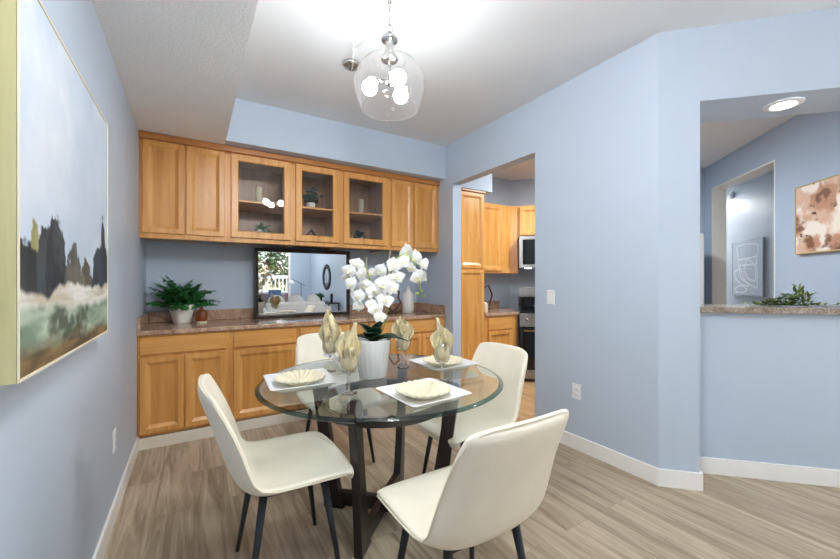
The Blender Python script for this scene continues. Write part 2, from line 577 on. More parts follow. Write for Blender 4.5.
b = MB(); b.rings([(0, -.03), (.05, -.03)], hole=True, w=1.03, h=2.1, back=.04)
o = struct('added_window_right', b, TRIM); o.location = (LX + .05, -.07, .4); o.rotation_euler = (0, 0, -PI / 2)  # unseen window, added for the right fill light

# ------------------------------------------------------------------ cabinets
def door(parent, x, z, w, h, y, wood_=None, stile=.056, label=None):
    m = MB(); t = .02
    m.rings([(.0, -t + .004), (.004, -t), (stile - .016, -t), (stile - .013, -t + .003), (stile + .009, -t + .015), (stile + .012, -t + .015)], x0=0, z0=0, w=w, h=h, back=0)
    m.mi[-2] = 1                 # the centre panel takes a slightly darker wood
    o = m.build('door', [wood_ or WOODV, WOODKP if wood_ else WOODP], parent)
    o.location = (x, y, z)
    return o
def glass_door(parent, x, z, w, h, y):
    m = MB(); t = .02
    m.rings([(.0, -t + .004), (.004, -t), (.054, -t), (.062, -t + .008)], hole=True, w=w, h=h, back=0)
    o = m.build('door', WOODV, parent); o.location = (x, y, z)
    g = MB(); g.box(.06, w - .06, -.008, -.004, .06, h - .06)
    g.build('glass_pane', PANE, o)
    return o
def drawer(parent, x, z, w, h, y, wood_=None):
    m = MB(); t = .02
    m.rings([(0, -t + .007), (.007, -t)], w=w, h=h, back=0)
    o = m.build('drawer_front', wood_ or WOODH, parent); o.location = (x, y, z)
    return o
YU, YL = 3.62, 3.49               # face frames of wall and base cabinets
ZU0, ZU1 = 1.615, 2.44

def wall_cab(label, x0, x1, doors, glassy=False):
    r = thing('wall_cabinet', label, 'cabinet', (x0, YU, ZU0), 0, 'wall cabinets over the buffet')
    w, h, d = x1 - x0, ZU1 - ZU0, YB - YU - .004
    m = MB()
    if glassy:
        m.box(0, .018, .019, d, 0, h, 1); m.box(w - .018, w, .019, d, 0, h, 1)
        m.box(.018, w - .018, .019, d, .022, .036, 1); m.box(.018, w - .018, .019, d, h - .03, h, 1); m.box(.018, w - .018, d - .01, d, .04, h - .03, 1)
    else:
        m.box(0, w, .019, d, .022, h, 1)
    m.rings([(0, -.0), (.036, 0)], hole=True, w=w, h=h, back=.019) if glassy else m.box(0, w, 0, .019, 0, h)
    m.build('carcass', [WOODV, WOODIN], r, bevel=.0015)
    if glassy:
        s = MB(); s.box(.018, w - .018, .02, d - .01, .365, .383); s.build('shelf', WOODV, r, bevel=.002)
    for a, c in doors:
        (glass_door if glassy else door)(r, a - x0, .04, c - a, .735, -.0005)
    return r
wall_cab('maple wall cabinet with two solid doors beside the left wall', XL, .255, [(-.346, -.066), (-.054, .228)])
wall_cab('glass-door wall cabinet reflecting the lit pendant lamp', .255, .81, [(.276, .778)], True)
wall_cab('glass-door wall cabinet with a leafy plant in a white pot inside', .81, 1.275, [(.824, 1.246)], True)
wall_cab('glass-door wall cabinet with a pale cylinder above a dark succulent', 1.275, 1.826, [(1.298, 1.792)], True)
wall_cab('maple wall cabinet with two solid doors above the white orchid', 1.826, XR, [(1.840, 2.118), (2.128, 2.440)])
m = MB(); m.box(XL, XR, -.034, .0, 0, .052); m.box(XL, XR, -.018, 0, -.012, .0)
o = m.build('cabinet_crown', WOODC, bevel=.006); o.location = (0, YU, ZS - .054)
tag(o, 'long dark maple moulding strip along the top of the wall cabinets', 'moulding')

def base_cab(label, x0, x1, doors, drawers):
    r = thing('base_cabinet', label, 'cabinet', (x0, YL, .088), 0, 'base cabinets under the granite buffet top')
    w = x1 - x0
    m = MB(); m.box(0, w, 0, YB - YL - .004, 0, .772); m.build('carcass', WOODC if False else WOODV, r, bevel=.0015)
    for a, c in drawers: drawer(r, a - x0, .622, c - a, .140, -.0005)
    for a, c in doors: door(r, a - x0, .022, c - a, .582, -.0005)
    return r
base_cab('maple base cabinet with a wide drawer over two doors beside left wall', XL, .268, [(-.35, -.066), (-.06, .23)], [(-.35, .23)])
base_cab('maple base cabinet with one drawer over one door behind left chair', .268, .815, [(.284, .798)], [(.284, .798)])
base_cab('maple base cabinet directly under the framed mirror and behind the far chair', .815, 1.33, [(.832, 1.314)], [(.832, 1.314)])
base_cab('maple base cabinet seen just behind the potted orchid', 1.33, 1.826, [(1.347, 1.81)], [(1.347, 1.81)])
base_cab('maple base cabinet with two doors at the right end by the doorway', 1.826, XR - .001, [(1.842, 2.143), (2.15, 2.45)], [(1.842, 2.45)])

r = thing('buffet_countertop', 'long brown granite top over the base cabinets', 'countertop', (0, 0, .862))
m = MB(); m.box(XL + .001, XR - .002, 3.452, YB - .001, 0, .036); m.build('slab', GRAN, r, bevel=.006)
m = MB(); m.box(XL + .022, XR - .022, YB - .022, YB - .001, .0365, .136); m.build('backsplash', GRAN, r, bevel=.003)
m = MB(); m.box(XL + .001, XL + .022, 3.47, YB - .001, .0365, .136); m.build('side_splash', GRAN, r, bevel=.003)
m = MB(); m.box(XR - .022, XR - .002, 3.47, YB - .001, .0365, .136); m.build('side_splash', GRAN, r, bevel=.003)
ZT = .8985

# framed mirror on the buffet
r = thing('wall_mirror', 'wide dark bronze framed mirror standing on the granite buffet top', 'mirror', (.515, 4.0, ZT))
W, H = .99, .708
m = MB(); m.rings([(0, -.022), (.004, -.026), (.012, -.026), (.02, -.018), (.03, -.014), (.036, -.012)], hole=True, w=W, h=H, back=.008)
m.build('frame', BRONZE, r)
m = MB(); m.box(.03, W - .03, -.006, .002, .03, H - .03); m.build('mirror_glass', SILVER, r)

# ------------------------------------------------------------------ plants
def leaf_pts(L, W, bend, n=8, fold=.2, tip=1.6):
    """blade along +x, rows of 3 points"""
    P = []
    for i in range(n + 1):
        t = i / n
        w = W * (math.sin(PI * min(1, t ** .75)) ** .8 if 0 < t < 1 else .02)
        a = bend * t
        x = L * t * math.cos(a * .6); z = -L * t * math.sin(a * .6) * .9
        P.append([(x, -w, z + fold * w), (x, 0, z), (x, w, z + fold * w)])
    return P
def put(mb, P, M, mi=0):
    mb.grid([[M @ Vector(p) for p in row] for row in P], mi)
def RotTo(yaw, pitch, roll=0):
    return Matrix.Rotation(yaw, 4, 'Z') @ Matrix.Rotation(-pitch, 4, 'Y') @ Matrix.Rotation(roll, 4, 'X')
def fern_mass(fronds, L, rnd, pin=.045, zmul=1.0, xmin=None, back=None):
    mb = MB()
    for k in range(fronds):
        yaw = 2 * PI * k / fronds * 2.4 + rnd.uniform(-.3, .3)
        el = rnd.uniform(.75, 1.55) if k % 5 else rnd.uniform(.3, .6)
        l = L * rnd.uniform(.7, 1.05)
        pts = []
        p = Vector((0, 0, 0)); a = el
        n = 14
        for i in range(n):
            d = Vector((math.cos(a) * math.cos(yaw), math.cos(a) * math.sin(yaw), math.sin(a)))
            p = p + d * (l / n); a -= rnd.uniform(.03, .085)
            q = p.copy(); q.z = max(q.z, -.09)
            if xmin is not None: q.x = max(q.x, xmin + .01 * rnd.random())
            if back is not None: q.y = min(q.y, back - .01 * rnd.random())
            pts.append(q)
        mb.tube([(0, 0, 0)] + pts, .0016, 5)
        for i in range(2, n):
            t = i / n
            s = pin * (1.15 - t) * (.6 + .8 * min(1, t * 3))
            for sd in (-1, 1):
                for rep in range(2):
                    M = Matrix.Translation(pts[i - 1].lerp(pts[min(i, n - 1)], rep * .5)) @ RotTo(yaw + sd * (1.0 + rnd.uniform(-.2, .2)), a * .3 + rnd.uniform(-.4, .5), rnd.uniform(-.5, .5))
                    put(mb, leaf_pts(s, s * .27, .5, 4), M)
    return mb
rnd = random.Random(5)
r = thing('potted_fern', 'bushy green fern in a tapered white pot on the buffet', 'plant', (-.09, 3.90, ZT))
m = MB()
sq = lambda a, t: 1 / max(abs(math.cos(a - .5)), abs(math.sin(a - .5))) ** .6
m.lathe([(.001, .002), (.052, 0), (.058, .01), (.088, .15), (.094, .165), (.088, .168), (.082, .15), (.001, .148)], 32, fn=sq, cap=False)
m.build('pot', WHITEC, r)
m = MB(); m.lathe([(.001, .152), (.082, .150)], 24, cap=False); m.build('soil', SOIL, r)
f = fern_mass(48, .32, rnd, .066, xmin=-.24, back=.185); o = f.build('foliage', FERN, r); o.location = (0, 0, .14)
r = thing('amber_bottle', 'small amber brown stoppered jar beside the fern pot', 'bottle', (.06, 3.84, ZT))
m = MB(); m.lathe([(.001, .018), (.042, .018), (.045, .03), (.046, .085), (.041, .103), (.028, .117), (.014, .122), (.014, .128)], 28); m.build('body', AMBER, r)
m = MB(); m.lathe([(.001, 0), (.041, 0), (.042, .018), (.001, .018)], 28, cap=False); m.build('base_ring', CREAMP, r)
m = MB(); m.lathe([(.012, .129), (.012, .139), (.009, .144)], 20); m.build('stopper', AMBER, r)
r = thing('bottle_vase', 'tall white ribbed bottle vase at the right end of the buffet', 'vase', (2.17, 3.82, ZT))
m = MB(); m.lathe([(.001, 0), (.06, 0), (.066, .008), (.066, .2), (.06, .225), (.036, .25), (.024, .262), (.022, .285), (.026, .292)], 40, fn=lambda a, t: 1 + .012 * math.cos(20 * a)); m.build('body', WHITEC, r)
m = MB(); m.lathe([(.018, .2925), (.018, .31), (.010, .318)], 20); m.build('stopper', WHITEC, r)
r = thing('knot_sculpture', 'dark brown open geometric loop sculpture left of the white bottle vase', 'sculpture', (1.95, 3.80, ZT))
m = MB(); m.box(-.05, .05, -.03, .03, 0, .02); m.build('plinth', BROWNM, r, bevel=.003)
m = MB()
pts = [(.0, 0, .03), (-.06, .01, .10), (-.04, .0, .2), (.02, -.01, .29), (.09, 0, .25), (.08, .01, .19), (.11, 0, .13), (.05, -.01, .06)]
m.tube(pts, .011, 6, closed=True, smooth=False); m.build('loop', BROWNM, r)

# things on the shelves behind glass
def shelf_z(k): return ZU0 + (.041 if k == 0 else .3835)
m = MB(); m.lathe([(.001, 0), (.03, 0), (.031, .004), (.031, .16), (.027, .162), (.026, .15), (.001, .15)], 28, cap=False)
cy = m.build('pillar_candle', CANDLE); cy.location = (.523, 3.76, shelf_z(1))
tag(cy, 'pale sage cylinder on the shelf in the lamp-reflecting glass cabinet', 'candle', 'pale cylinders on the cabinet shelves')
c2 = cy.copy(); C.objects.link(c2); c2.location = (1.545, 3.76, shelf_z(1)); c2['label'] = 'pale cylinder on the shelf of the rightmost glass cabinet'
def rosette(name, label, loc, n, L, W, mat, pot=True, el=(.2, 1.2)):
    r = thing(name, label, 'plant', loc)
    rn = random.Random(name + label)
    z = .0
    if pot:
        z = .10
        m = MB(); m.lathe([(.001, 0), (.034, 0), (.046, .105), (.043, .107), (.04, .095), (.001, .095)], 24, cap=False); m.build('pot', WHITEC, r)
    m = MB()
    for k in range(n):
        M = Matrix.Translation((0, 0, z)) @ RotTo(2.4 * k, rn.uniform(*el), rn.uniform(-.3, .3))
        put(m, leaf_pts(L * rn.uniform(.75, 1), W, 1.0, 6), M)
    m.build('foliage', mat, r)
    return r
rosette('potted_succulent', 'small strap-leaved plant on the bottom of the lamp-reflecting glass cabinet', (.56, 3.78, shelf_z(0)), 16, .13, .017, FERN, True)
rosette('succulent', 'low dark green succulent at the bottom of the rightmost glass cabinet', (1.545, 3.79, shelf_z(0)), 34, .11, .03, ORL, True, (.1, 1.4))
r = thing('potted_eucalyptus', 'blue-green leafy plant in a white pot on the middle glass cabinet shelf', 'plant', (1.02, 3.81, shelf_z(1)))
m = MB(); m.lathe([(.001, 0), (.038, 0), (.046, .07), (.043, .072), (.04, .06), (.001, .06)], 24, cap=False); m.build('pot', WHITEC, r)
m = MB(); rn = random.Random(3)
for k in range(15):
    yaw, el = 2.4 * k, rn.uniform(.5, 1.5)
    d = Vector((math.cos(el) * math.cos(yaw), math.cos(el) * math.sin(yaw), math.sin(el)))
    m.tube([(0, 0, .055), d * .08 + Vector((0, 0, .06)), d * .15 + Vector((0, 0, .065))], .0012, 5)
    for i in range(7):
        p = Vector((0, 0, .06)) + d * (.04 + .021 * i)
        put(m, leaf_pts(.045, .021, .4, 4), Matrix.Translation(p) @ RotTo(yaw + rn.uniform(-2, 2), rn.uniform(-.3, 1), rn.uniform(-.6, .6)))
m.build('foliage', EUCA, r)
r = thing('wooden_house', 'tiny brown peaked wooden ornament at the bottom of the middle glass cabinet', 'ornament', (1.0, 3.72, shelf_z(0)))
m = MB()
for sg in (-1, 1):
    m.box(-.007, .007, -.02, .02, 0, .15, M=Matrix.Translation((sg * .085, 0, .012)) @ Matrix.Rotation(-sg * .62, 4, 'Y'))
m.build('gable', BROWNM, r)

# ------------------------------------------------------------------ dining table
TX, TY, TZ = .885, 1.835, .75
r = thing('dining_table', 'round glass-topped dining table on a dark espresso wood base', 'table', (TX, TY, 0))
m = MB(); R0 = .643
m.lathe([(.001, .738), (R0 - .003, .738)], 128, cap=False, smooth=False)
m.lathe([(R0 - .003, .738), (R0, .741), (R0, .745), (R0 - .022, .75)], 128, 1, cap=False)
m.lathe([(R0 - .022, .75), (.001, .75)], 128, cap=False, smooth=False)
m.build('glass_top', [GLASS, RIM], r, weld=True)
out = [(.345, 0), (.353, .12), (.368, .3), (.390, .48), (.414, .64), (.425, .70), (.420, .726), (.405, .737),
       (.365, .737), (.349, .726), (.342, .70), (.325, .5), (.292, .3), (.258, .12), (.228, 0)]
for k in range(4):
    m = MB(); n = len(out)
    M = Matrix.Rotation(PI / 4 + k * PI / 2, 4, 'Z')
    m.prism([(x, z) for x, z in out], -.021, .021, M=M @ Matrix.Rotation(PI / 2, 4, 'X'))
    m.build('leg', ESPR, r, bevel=.004)
m = MB(); m.lathe([(.322, .602), (.345, .602), (.345, .648), (.322, .648), (.322, .602)], 96, cap=False, smooth=False); m.build('ring_apron', ESPR, r, weld=True)
for k in range(2):
    m = MB(); M = Matrix.Rotation(PI / 4 + k * PI / 2, 4, 'Z')
    m.box(-.25, .25, -.019 + .0005 * k, .019 - .0005 * k, .022, .098 - .002 * k, M=M); m.build('stretcher', ESPR, r, bevel=.003)

# ------------------------------------------------------------------ chairs
def chair():
    K = 1.05
    r = thing('dining_chair', 'chair', 'chair', group='cream dining chairs around the glass table')
    prof = [(.268, .420, .222), (.276, .440, .236), (.262, .460, .242), (.215, .470, .247), (.12, .462, .250), (.02, .448, .250), (-.06, .440, .247),
            (-.115, .448, .243), (-.152, .490, .238), (-.176, .555, .232), (-.198, .630, .226), (-.220, .705, .216), (-.246, .785, .212), (-.268, .845, .206), (-.277, .87, .198)]
    side = [0, .0, .002, .008, .022, .036, .045, .045, .03, .012, 0, 0, 0, 0, 0]     # seat edges lift
    wrap = [0, 0, 0, 0, 0, .0, .004, .016, .034, .048, .05, .046, .038, .03, .026]   # back edges wrap forward
    nu = 12
    top = []
    for i, (x, z, w) in enumerate(prof):
        x, w = x * K, w * (1.06 if i > 7 else 1.02)
        row = []
        for j in range(nu + 1):
            u = -1 + 2 * j / nu
            e = abs(u) ** 2.4
            xx = x + wrap[i] * e
            zz = z + side[i] * e
            if i >= len(prof) - 3:
                zz -= (.004, .008, .018)[i - len(prof) + 3] * abs(u) ** 5
            if i <= 2:
                xx -= (.03, .026, .02)[i] * abs(u) ** 4
            row.append(Vector((xx, u * w, zz)))
        top.append(row)
    n = len(top)
    bot = []
    for i in range(n):
        row = []
        for j in range(nu + 1):
            a = top[min(i + 1, n - 1)][j] - top[max(i - 1, 0)][j]
            c = top[i][min(j + 1, nu)] - top[i][max(j - 1, 0)]
            nr = a.cross(c).normalized()
            if i == 0: nr = Vector((-.2, 0, 1)).normalized()
            edge = min(1, .55 + 1.4 * (1 - abs(-1 + 2 * j / nu)))
            th = .038 * edge * (.55 if i in (0, n - 1) else 1)
            row.append(top[i][j] - nr * th if nr.dot(Vector((1, 0, 1))) > 0 else top[i][j] + nr * th)
        bot.append(row)
    m = MB()
    m.grid([list(q) for q in top]); m.grid([list(q)[::-1] for q in bot])
    rim_t = [(0, j) for j in range(nu + 1)] + [(i, nu) for i in range(1, n)] + [(n - 1, j) for j in range(nu - 1, -1, -1)] + [(i, 0) for i in range(n - 2, 0, -1)]
    L = len(rim_t)
    m.add([top[i][j] for i, j in rim_t] + [bot[i][j] for i, j in rim_t], [(k, k + L, (k + 1) % L + L, (k + 1) % L) for k in range(L)], smooth=True)
    sh = m.build('seat_shell', LEATH, r, subsurf=2, weld=True)
    m = MB()
    pts = [bot[i][0].lerp(top[i][0], .12) for i in range(3, n - 1)] + [bot[n - 1][j].lerp(top[n - 1][j], .12) for j in range(1, nu)] + [bot[i][nu].lerp(top[i][nu], .12) for i in range(n - 2, 2, -1)]
    sm = [pts[0]] + [(pts[k - 1] + pts[k] * 2 + pts[k + 1]) / 4 for k in range(1, len(pts) - 1)] + [pts[-1]]
    m.tube(sm, .0035, 6); m.build('piping', PIPE, sh)
    m = MB(); m.box(-.10, .17, -.14, .14, .396, .412); m.build('underframe', BLKM, r, bevel=.004)
    for sx, sy in ((1, -1), (1, 1), (-1, -1), (-1, 1)):
        m = MB()
        a = (.155 if sx > 0 else -.085, sy * .145, .425); c = (.215 if sx > 0 else -.15, sy * .2, .002)
        m.tube([a, c], [.017, .0095], 14); m.build('leg', BLKM, r)
    return r
ch = chair()
ch.location = (.325, 1.735, 0)
ch['label'] = 'cream dining chair left of the table seen in side profile'
dup(ch, (.845, 1.055, 0), PI / 2, 'nearest cream dining chair with its backrest turned to the viewer')
dup(ch, (1.405, 1.735, 0), PI, 'cream dining chair on the right of the table, beside the kitchen doorway')
dup(ch, (.88, 2.60, 0), -PI / 2, 'cream dining chair on the far side, mostly hidden behind orchid and goblets')

# ------------------------------------------------------------------ table setting
TOP = TZ + .0005
pl = thing('square_plate', 'white square plate on the left of the table before the side-on chair', 'plate', (.452, 1.885, TOP), -.05, 'white square plates on the glass table')
m = MB()
def sqloop(h, rad, z, n=6):
    P = []
    for q in range(4):
        cx, cy = (h - rad) * (1, -1, -1, 1)[q], (h - rad) * (1, 1, -1, -1)[q]
        for k in range(n + 1):
            a = q * PI / 2 + k / n * PI / 2
            P.append((cx + rad * math.cos(a), cy + rad * math.sin(a), z))
    return P
lp = [sqloop(.092, .03, .001), sqloop(.108, .03, .003), sqloop(.154, .016, .034), sqloop(.157, .015, .037), sqloop(.154, .015, .039), sqloop(.125, .022, .018), sqloop(.108, .026, .012), sqloop(.09, .03, .011)]
k = len(lp[0])
for a, c in zip(lp, lp[1:]):
    m.add(a + c, [(i, (i + 1) % k, (i + 1) % k + k, i + k) for i in range(k)], smooth=True)
m.add(lp[0], [tuple(range(k - 1, -1, -1))]); m.add(lp[-1], [tuple(range(k))])
m.build('plate_body', PORC, pl, weld=True)
bw = thing('ribbed_bowl', 'cream ribbed shallow bowl on the left square plate', 'bowl', (.452, 1.885, TOP + .0115), 0, 'cream ribbed bowls on the square plates')
m = MB()
rib = lambda a, t: 1 + .012 * math.cos(28 * a) * min(1, 3 * t)
pf = [(.001, 0), (.052, 0), (.057, .003), (.085, .017), (.118, .034), (.124, .0365), (.1225, .0395), (.114, .0385), (.098, .030), (.078, .0215), (.055, .0115), (.03, .008), (.001, .007)]
G = []
for q in range(169):
    a = 2 * PI * q / 168
    G.append([(rr_ * math.cos(a), rr_ * math.sin(a), z_ + (.0028 * math.cos(24 * a) * min(1, rr_ / .06) if k_ > 4 and rr_ > .02 else 0)) for k_, (rr_, z_) in enumerate(pf)])
m.grid(G)
m.build('bowl_body', CREAMP, bw, weld=True)
places = [((.865, 1.39), .06, 'nearest white square plate, before the chair whose back faces the viewer', 'nearest cream ribbed bowl, on the front square plate'),
          ((1.285, 1.835), .03, 'white square plate on the right of the table by the doorway chair', 'cream ribbed bowl on the right-hand square plate'),
          ((.885, 2.27), .0, 'white square plate on the far side partly hidden behind the goblets', 'cream ribbed bowl on the far square plate behind the flower pot')]
for (x, y), a, l1, l2 in places:
    dup(pl, (x, y, TOP), a, l1); dup(bw, (x, y, TOP + .0115), 0, l2)

gb = thing('wine_goblet', 'goblet', 'glass', (.615, 1.64, TOP), 0, 'clear stemmed goblets with napkins')
m = MB(); m.lathe([(.001, 0), (.036, 0), (.037, .002), (.02, .005), (.006, .009)], 32, cap=False); m.build('foot', GOBG, gb)
m = MB(); m.lathe([(.006, .009), (.0045, .02), (.0042, .075), (.006, .086), (.012, .092)], 20, cap=False); m.build('stem', GOBG, gb)
m = MB(); m.lathe([(.012, .092), (.030, .102), (.042, .122), (.0465, .147), (.045, .178), (.040, .210), (.0386, .210), (.0435, .178), (.045, .147), (.0405, .123), (.029, .104), (.001, .096)], 36, cap=False); m.build('bowl', BOWLG, gb)
gb['label'] = 'stemmed goblet nearest the viewer, left of the flower pot'
def napkin(label, seed, lean):
    rn = random.Random(seed)
    r = thing('napkin', label, 'napkin', group='gold napkins standing in the goblets')
    m = MB()
    ph = rn.uniform(0, 6)
    m.lathe([(.001, .101), (.022, .106), (.036, .126), (.0405, .15), (.038, .178), (.034, .205), (.030, .216), (.001, .2)], 40, fn=lambda a, t: 1 - .14 * (.5 + .5 * math.cos(7 * a + ph + 5 * t)), cap=False)
    # pointed folds that fan out of the glass
    for k in range(5):
        a = ph + k * 1.27 + rn.uniform(-.3, .3)
        h = (.130, .105, .085, .07, .1)[k] * rn.uniform(.9, 1.1); w = rn.uniform(.056, .066)
        P, Q = [], []
        n = 10
        for i in range(n + 1):
            t = i / n
            ww = w * (.5 + .55 * math.sin(PI / 2 * min(1, t / .55))) * (1 - .98 * (max(0, t - .5) / .5) ** 1.7)
            row, rw2 = [], []
            for j in range(17):
                u = -1 + j / 8
                rad = .010 + lean * .035 * t * (1.2 - .2 * k) - .020 * u * u * (1 - .5 * t) + .006 * math.sin(7 * u + ph + 3 * t) * t + .0035 * math.sin(15 * u + 2 * ph)
                p = Vector((rad, u * ww, .150 + (h + .045) * t - .012 * abs(u) * t))
                row.append(Matrix.Rotation(a, 4, 'Z') @ p); rw2.append(Matrix.Rotation(a, 4, 'Z') @ (p + Vector((-.0025, 0, 0))))
            P.append(row); Q.append(rw2[::-1])
        m.grid(P); m.grid(Q)
    m.build('folded_cloth', NAPK, r)
    return r
gpos = [((.615, 1.64), 'gold napkin in the goblet nearest the viewer', None),
        ((.675, 2.10), 'tallest gold napkin, in the goblet behind the front left one', 'stemmed goblet behind the front left goblet, by the left plate'),
        ((1.085, 1.97), 'gold napkin in the goblet just right of the orchid', 'stemmed goblet just right of the orchid pot at the back'),
        ((1.105, 1.585), 'gold napkin in the goblet before the right square plate', 'stemmed goblet standing before the right square plate')]
for k, ((x, y), nl, gl) in enumerate(gpos):
    if gl: dup(gb, (x, y, TOP), .4 * k, gl)
    nk = napkin(nl, 20 + k, (.6, .3, 1.0, .5)[k]); nk.location = (x, y, TOP + .0005)
    nk.rotation_euler = (0, 0, k * 1.1)
    if k == 1: nk.scale = (1.12, 1.12, 1.15); nk.location.z -= .014

# orchid
OX, OY = .838, 1.865
r = thing('potted_orchid', 'white orchid in a fluted white pot in the middle of the table', 'plant', (OX, OY, TOP))
m = MB(); flute = lambda a, t: 1 + .03 * abs(math.cos(9 * a))
m.lathe([(.001, 0), (.070, 0), (.073, .004), (.094, .198), (.096, .204), (.091, .206), (.088, .198), (.086, .18), (.001, .178)], 108, fn=flute, cap=False); m.build('pot', PORC, r)
m = MB(); m.lathe([(.001, .19), (.05, .188), (.085, .181)], 28, cap=False); m.build('moss', SOIL, r)
base = Vector((OX, OY, TOP))
def loc(px, py, d): return at(px, py, d) - base
for yaw, el, L, W in ((-2.75, 1.2, .165, .042), (2.9, .55, .16, .046), (-1.3, 1.32, .17, .042), (-1.0, .62, .17, .05), (-.5, .42, .2, .034), (-2.3, .95, .13, .046), (1.1, .8, .17, .046), (-1.75, 1.15, .14, .046)):
    m = MB(); put(m, leaf_pts(L, W, .75, 10, .35), Matrix.Translation((0, 0, .185)) @ RotTo(yaw, el, 0)); o = m.build('leaf', ORL, r, subsurf=1)
    sd = o.modifiers.new('solid', 'SOLIDIFY'); sd.thickness = .004
def stem(pts, rad=.0035):
    P = [Vector(p) for p in pts]
    q = [P[0]]
    for k in range(len(P) - 1):
        a = P[max(k - 1, 0)]; b_ = P[k]; c = P[k + 1]; d = P[min(k + 2, len(P) - 1)]
        for s in range(1, 7):
            t = s / 6
            q.append(.5 * ((2 * b_) + (c - a) * t + (2 * a - 5 * b_ + 4 * c - d) * t * t + (3 * b_ - a - 3 * c + d) * t ** 3))
    m = MB(); m.tube(q, rad, 8); return m.build('stem', STEM, r)
stem([(.02, 0, .18), loc(386, 320, 2.02), loc(389, 290, 2.03), loc(393, 264, 2.05), loc(402, 255, 2.06), loc(412, 260, 2.06), loc(419, 280, 2.05), loc(420, 293, 2.05)])
stem([(-.02, .01, .18), loc(378, 320, 2.02), loc(372, 290, 2.04), loc(366, 268, 2.05), loc(358, 264, 2.04), loc(354, 280, 2.03), loc(357, 305, 2.02)])
for a, c in (((.025, .005, .18), loc(390.5, 250, 2.05)), ((-.015, .01, .18), loc(366.5, 257, 2.05))):
    m = MB(); m.tube([a, c], .0028, 7); m.build('stake', STAKE, r)
def petal(L, W, cup, n=8, sharp=1.0):
    P = []
    for i in range(n + 1):
        t = i / n
        w = W * math.sin(PI * (.06 + .94 * t) ** (.62 * sharp)) ** .75 if t < 1 else .001
        P.append([(L * t, u * w, cup * (t * t) * L - .25 * w * u * u + .03 * W * math.sin(5 * u + 9 * t)) for u in (-1, -.5, 0, .5, 1)])
    return P
def flower_mesh():
    m = MB(); R = 1.0     # faces +z, unit about 1 across
    for ang, L, W, cup in ((0.15, .52, .36, .12), (PI - .15, .52, .36, .12), (PI / 2, .50, .20, -.1), (-PI / 2 + .62, .48, .18, -.12), (-PI / 2 - .62, .48, .18, -.12)):
        z = .02 if W > .3 else 0
        put(m, petal(L, W, cup), Matrix.Translation((0, 0, z)) @ Matrix.Rotation(ang, 4, 'Z'))
    for ang in (-PI / 2, -PI / 2 + .8, -PI / 2 - .8):
        put(m, petal(.2, .07, .5), Matrix.Translation((0, 0, .05)) @ Matrix.Rotation(ang, 4, 'Z'), 1)
    m.sphere((0, .02, .08), .045, 8, 6, 0)
    return m
fl = [(357, 264, 2.02, .09), (349, 271, 1.99, .09), (362, 274, 1.97, .10), (351, 284, 1.98, .095), (366, 286, 2.02, .10), (372, 273, 2.08, .08), (358, 296, 1.99, .095), (358, 306, 2.0, .085), (367, 297, 2.03, .085), (345, 277, 2.03, .075),
      (381, 271, 1.97, .115), (394, 265, 2.02, .115), (396, 277, 2.04, .10), (383, 285, 1.94, .115), (392, 288, 1.99, .10), (374, 292, 2.0, .10), (385, 300, 1.96, .10), (376, 309, 1.95, .095), (380, 317, 1.95, .09), (371, 304, 1.98, .085),
      (407, 252, 2.07, .115), (415, 258, 2.06, .11), (402, 262, 2.05, .11), (411, 268, 2.07, .085), (419, 277, 2.04, .125), (424, 264, 2.08, .08)]
rn = random.Random(9); fm = None
for px, py, d, s in fl:
    if fm is None:
        o = flower_mesh().build('flower', [PETAL, LIP], r); fm = o
    else:
        o = fm.copy(); C.objects.link(o); o.parent = r
    o.location = loc(px, py, d)
    # blossoms nod outward, most of them turned to the room's open side
    yaw = -YAW + rn.uniform(-.8, .8); tilt = rn.uniform(-.35, .3)
    o.rotation_euler = (Matrix.Rotation(yaw, 4, 'Z') @ Matrix.Rotation(PI / 2 + tilt, 4, 'X') @ Matrix.Rotation(rn.uniform(-.4, .4), 4, 'Z')).to_euler()
    s *= rn.uniform(.78, 1.02)
    o.scale = (s, s * rn.uniform(.85, 1.1), s)
for px, py, d in ((421, 291, 2.05), (417, 294, 2.05), (423, 296, 2.05), (385, 291, 1.99)):
    m = MB(); m.sphere(loc(px, py, d), .009, 10, 8, 0, (1, 1, 1)); m.build('bud', STEM, r)

# ------------------------------------------------------------------ pendant lamp
PX, PY = .925, 1.835
r = thing('pendant_lamp', 'clear glass globe pendant lamp hanging on a chain over the table', 'lamp', (PX, PY, 2.18))
m = MB()
gp = [(.088, .315), (.105, .312), (.150, .285), (.182, .24), (.193, .195), (.188, .145), (.174, .09), (.160, .052), (.157, .045)]
m.lathe(gp + [(rr - .004, z) for rr, z in gp[::-1]] + [gp[0]], 72, cap=False); m.build('glass_shade', GLOBE, r)
m = MB(); m.tube([(.157 * math.cos(a), .157 * math.sin(a), .046) for a in [2 * PI * k / 64 for k in range(64)]], .0035, 6, closed=True); m.build('shade_rim', GLOBE, r)
m = MB(); m.tube([(.088 * math.cos(a), .088 * math.sin(a), .315) for a in [2 * PI * k / 48 for k in range(48)]], .003, 6, closed=True); m.build('collar_rim', GLOBE, r)
m = MB(); m.lathe([(.001, .312), (.044, .312), (.048, .318), (.040, .335), (.028, .36), (.020, .405), (.026, .415), (.044, .42), (.046, .432), (.036, .445), (.016, .455), (.010, .47), (.001, .475)], 40, cap=False)
m.lathe([(.007, .18), (.007, .33)], 12); m.lathe([(.001, .175), (.02, .18), (.022, .2), (.008, .215)], 20, cap=False); m.build('cap', CHROME, r)
m = MB(); m.tube([(.02 * math.cos(a), 0, .49 + .02 * math.sin(a)) for a in [2 * PI * k / 20 for k in range(20)]], .003, 6, closed=True); m.build('hanging_ring', CHROME, r)
BULB = glow('white_bulb', (.95, .98, 1, 1), P_BULB)
